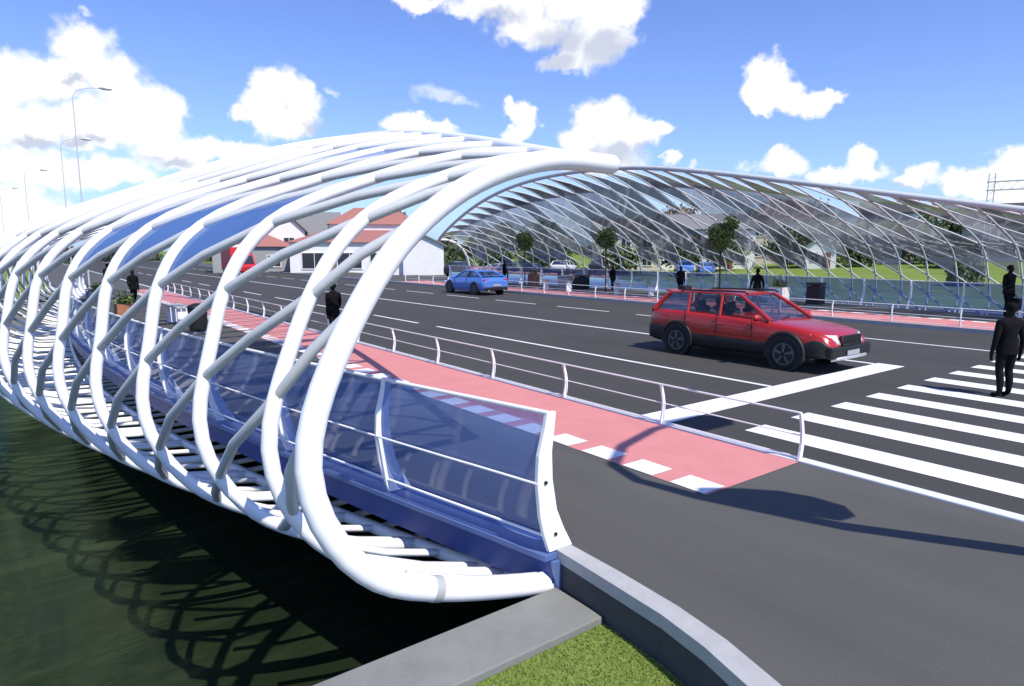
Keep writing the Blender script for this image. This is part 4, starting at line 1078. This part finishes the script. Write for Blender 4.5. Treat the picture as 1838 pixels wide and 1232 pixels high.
house('dark_roofed_house', 'white house with a dark roof left of the red roofed one', 27.5, 88.0, R(-18), 7.5, 9, 5.2, 3.6, M['wall_white'], M['roof_dark'], 'gable_y', windows=[(-1.8, 3.6, 1.2, 1.4, -4.5), (1.8, 3.6, 1.2, 1.4, -4.5), (-1.8, 1.2, 1.2, 1.4, -4.5)], z=-.3, wings=[(5.6, 2.0, 5.5, 6, 5.0, 2.8, 'gable_x', M['wall_white'], M['roof_grey'])])
house('grey_building', 'low grey building with a dull red roof behind the red van', 23.6, 84.0, R(-14), 9, 7, 3.2, 1.6, M['wall_grey'], M['roof_red'], 'hip', windows=[(-2.6, 1.5, 1.4, 1.3, -3.5), (2.2, 1.5, 1.4, 1.3, -3.5)], z=-.3)
W2 = lambda xs, z, w, h, y: [(x, z, w, h, y) for x in xs]
house('cream_house', 'cream house behind the far arch with a chimney', 68.5, 64.5, R(-46), 9, 8, 4.8, 2.2, M['wall_cream'], M['roof_grey'], 'gable_x', windows=W2((-2.8, 0, 2.8), 1.4, 1.2, 1.4, -4) + W2((-2.8, 0, 2.8), 3.7, 1.2, 1.2, -4), door=(-1.4, 1.0, 2.0, -4), chim=True)
house('cream_house', 'long white house with a grey roof right of the cream house', 76.5, 57.0, R(-52), 12, 8, 5.2, 2.0, M['wall_white'], M['roof_grey'], 'gable_x', windows=W2((-4.2, -1.4, 1.4, 4.2), 1.5, 1.2, 1.4, -4) + W2((-4.2, -1.4, 1.4, 4.2), 3.9, 1.2, 1.2, -4), door=(2.8, 1.0, 2.0, -4))
house('brown_roofed_house', 'pale house with a brownish roof behind the brown trees', 91.0, 54.0, R(-58), 11, 9, 6.0, 3.0, M['wall_cream'], M['roof_brown'], 'hip', windows=W2((-3.5, 0, 3.5), 1.6, 1.3, 1.4, -4.5) + W2((-3.5, 0, 3.5), 4.4, 1.3, 1.3, -4.5))
house('small_white_house', 'small white gabled house standing on the lawn', 82.0, 43.6, R(-62), 3.4, 5, 2.6, 1.3, M['wall_white'], M['roof_grey'], 'gable_y', windows=[(-.7, 1.4, .7, 1.0, -2.5)], door=(.7, .8, 1.9, -2.5))
house('tall_white_house', 'white two storey house with tall windows behind the far arch', 96.0, 42.0, R(-66), 6.4, 8, 6.4, 1.6, M['wall_white'], M['roof_dark'], 'gable_x', windows=W2((-.4,), 2.0, 2.6, 2.6, -4) + W2((-2.0, 1.9), 5.0, 1.0, 1.3, -4), door=(2.4, 1.0, 2.1, -4))
house('grey_house', 'grey walled house with a slate roof at the right end of the lawn', 103.0, 30.0, R(-72), 10, 8, 4.8, 2.4, M['wall_grey'], M['roof_dark'], 'gable_x', windows=W2((-3, 0, 3), 1.6, 1.3, 1.4, -4))
sheet('car_park', [rect(24.6, 60, 50.2, 84)], M['walk'], -.34)
# gantry at the right edge
gy = empty('sign_gantry', (76.4, 24.1, rise(76.4, 24.1)), R(-75), 'grey steel sign gantry frame on posts at the right edge before cloud', 'gantry')
for px in (0, 9.0):
    b = MB()
    for s in (-.25, .25): b.tube([(px + s, 0, 0), (px + s, 0, 9.8)], .05, 8)
    for k in range(14): b.tube([(px - .25, 0, .3 + k * .68), (px + .25, 0, .64 + k * .68)], .022, 5)
    b.build('post', M['post_grey'], gy)
b = MB()
for z in (9.0, 8.2): b.tube([(-.4, 0, z), (9.4, 0, z)], .07, 8)
for k in range(12): b.tube([(k * .8, 0, 8.2), (k * .8 + .4, 0, 9.0), (k * .8 + .8, 0, 8.2)], .03, 5)
b.build('beam', M['post_grey'], gy)
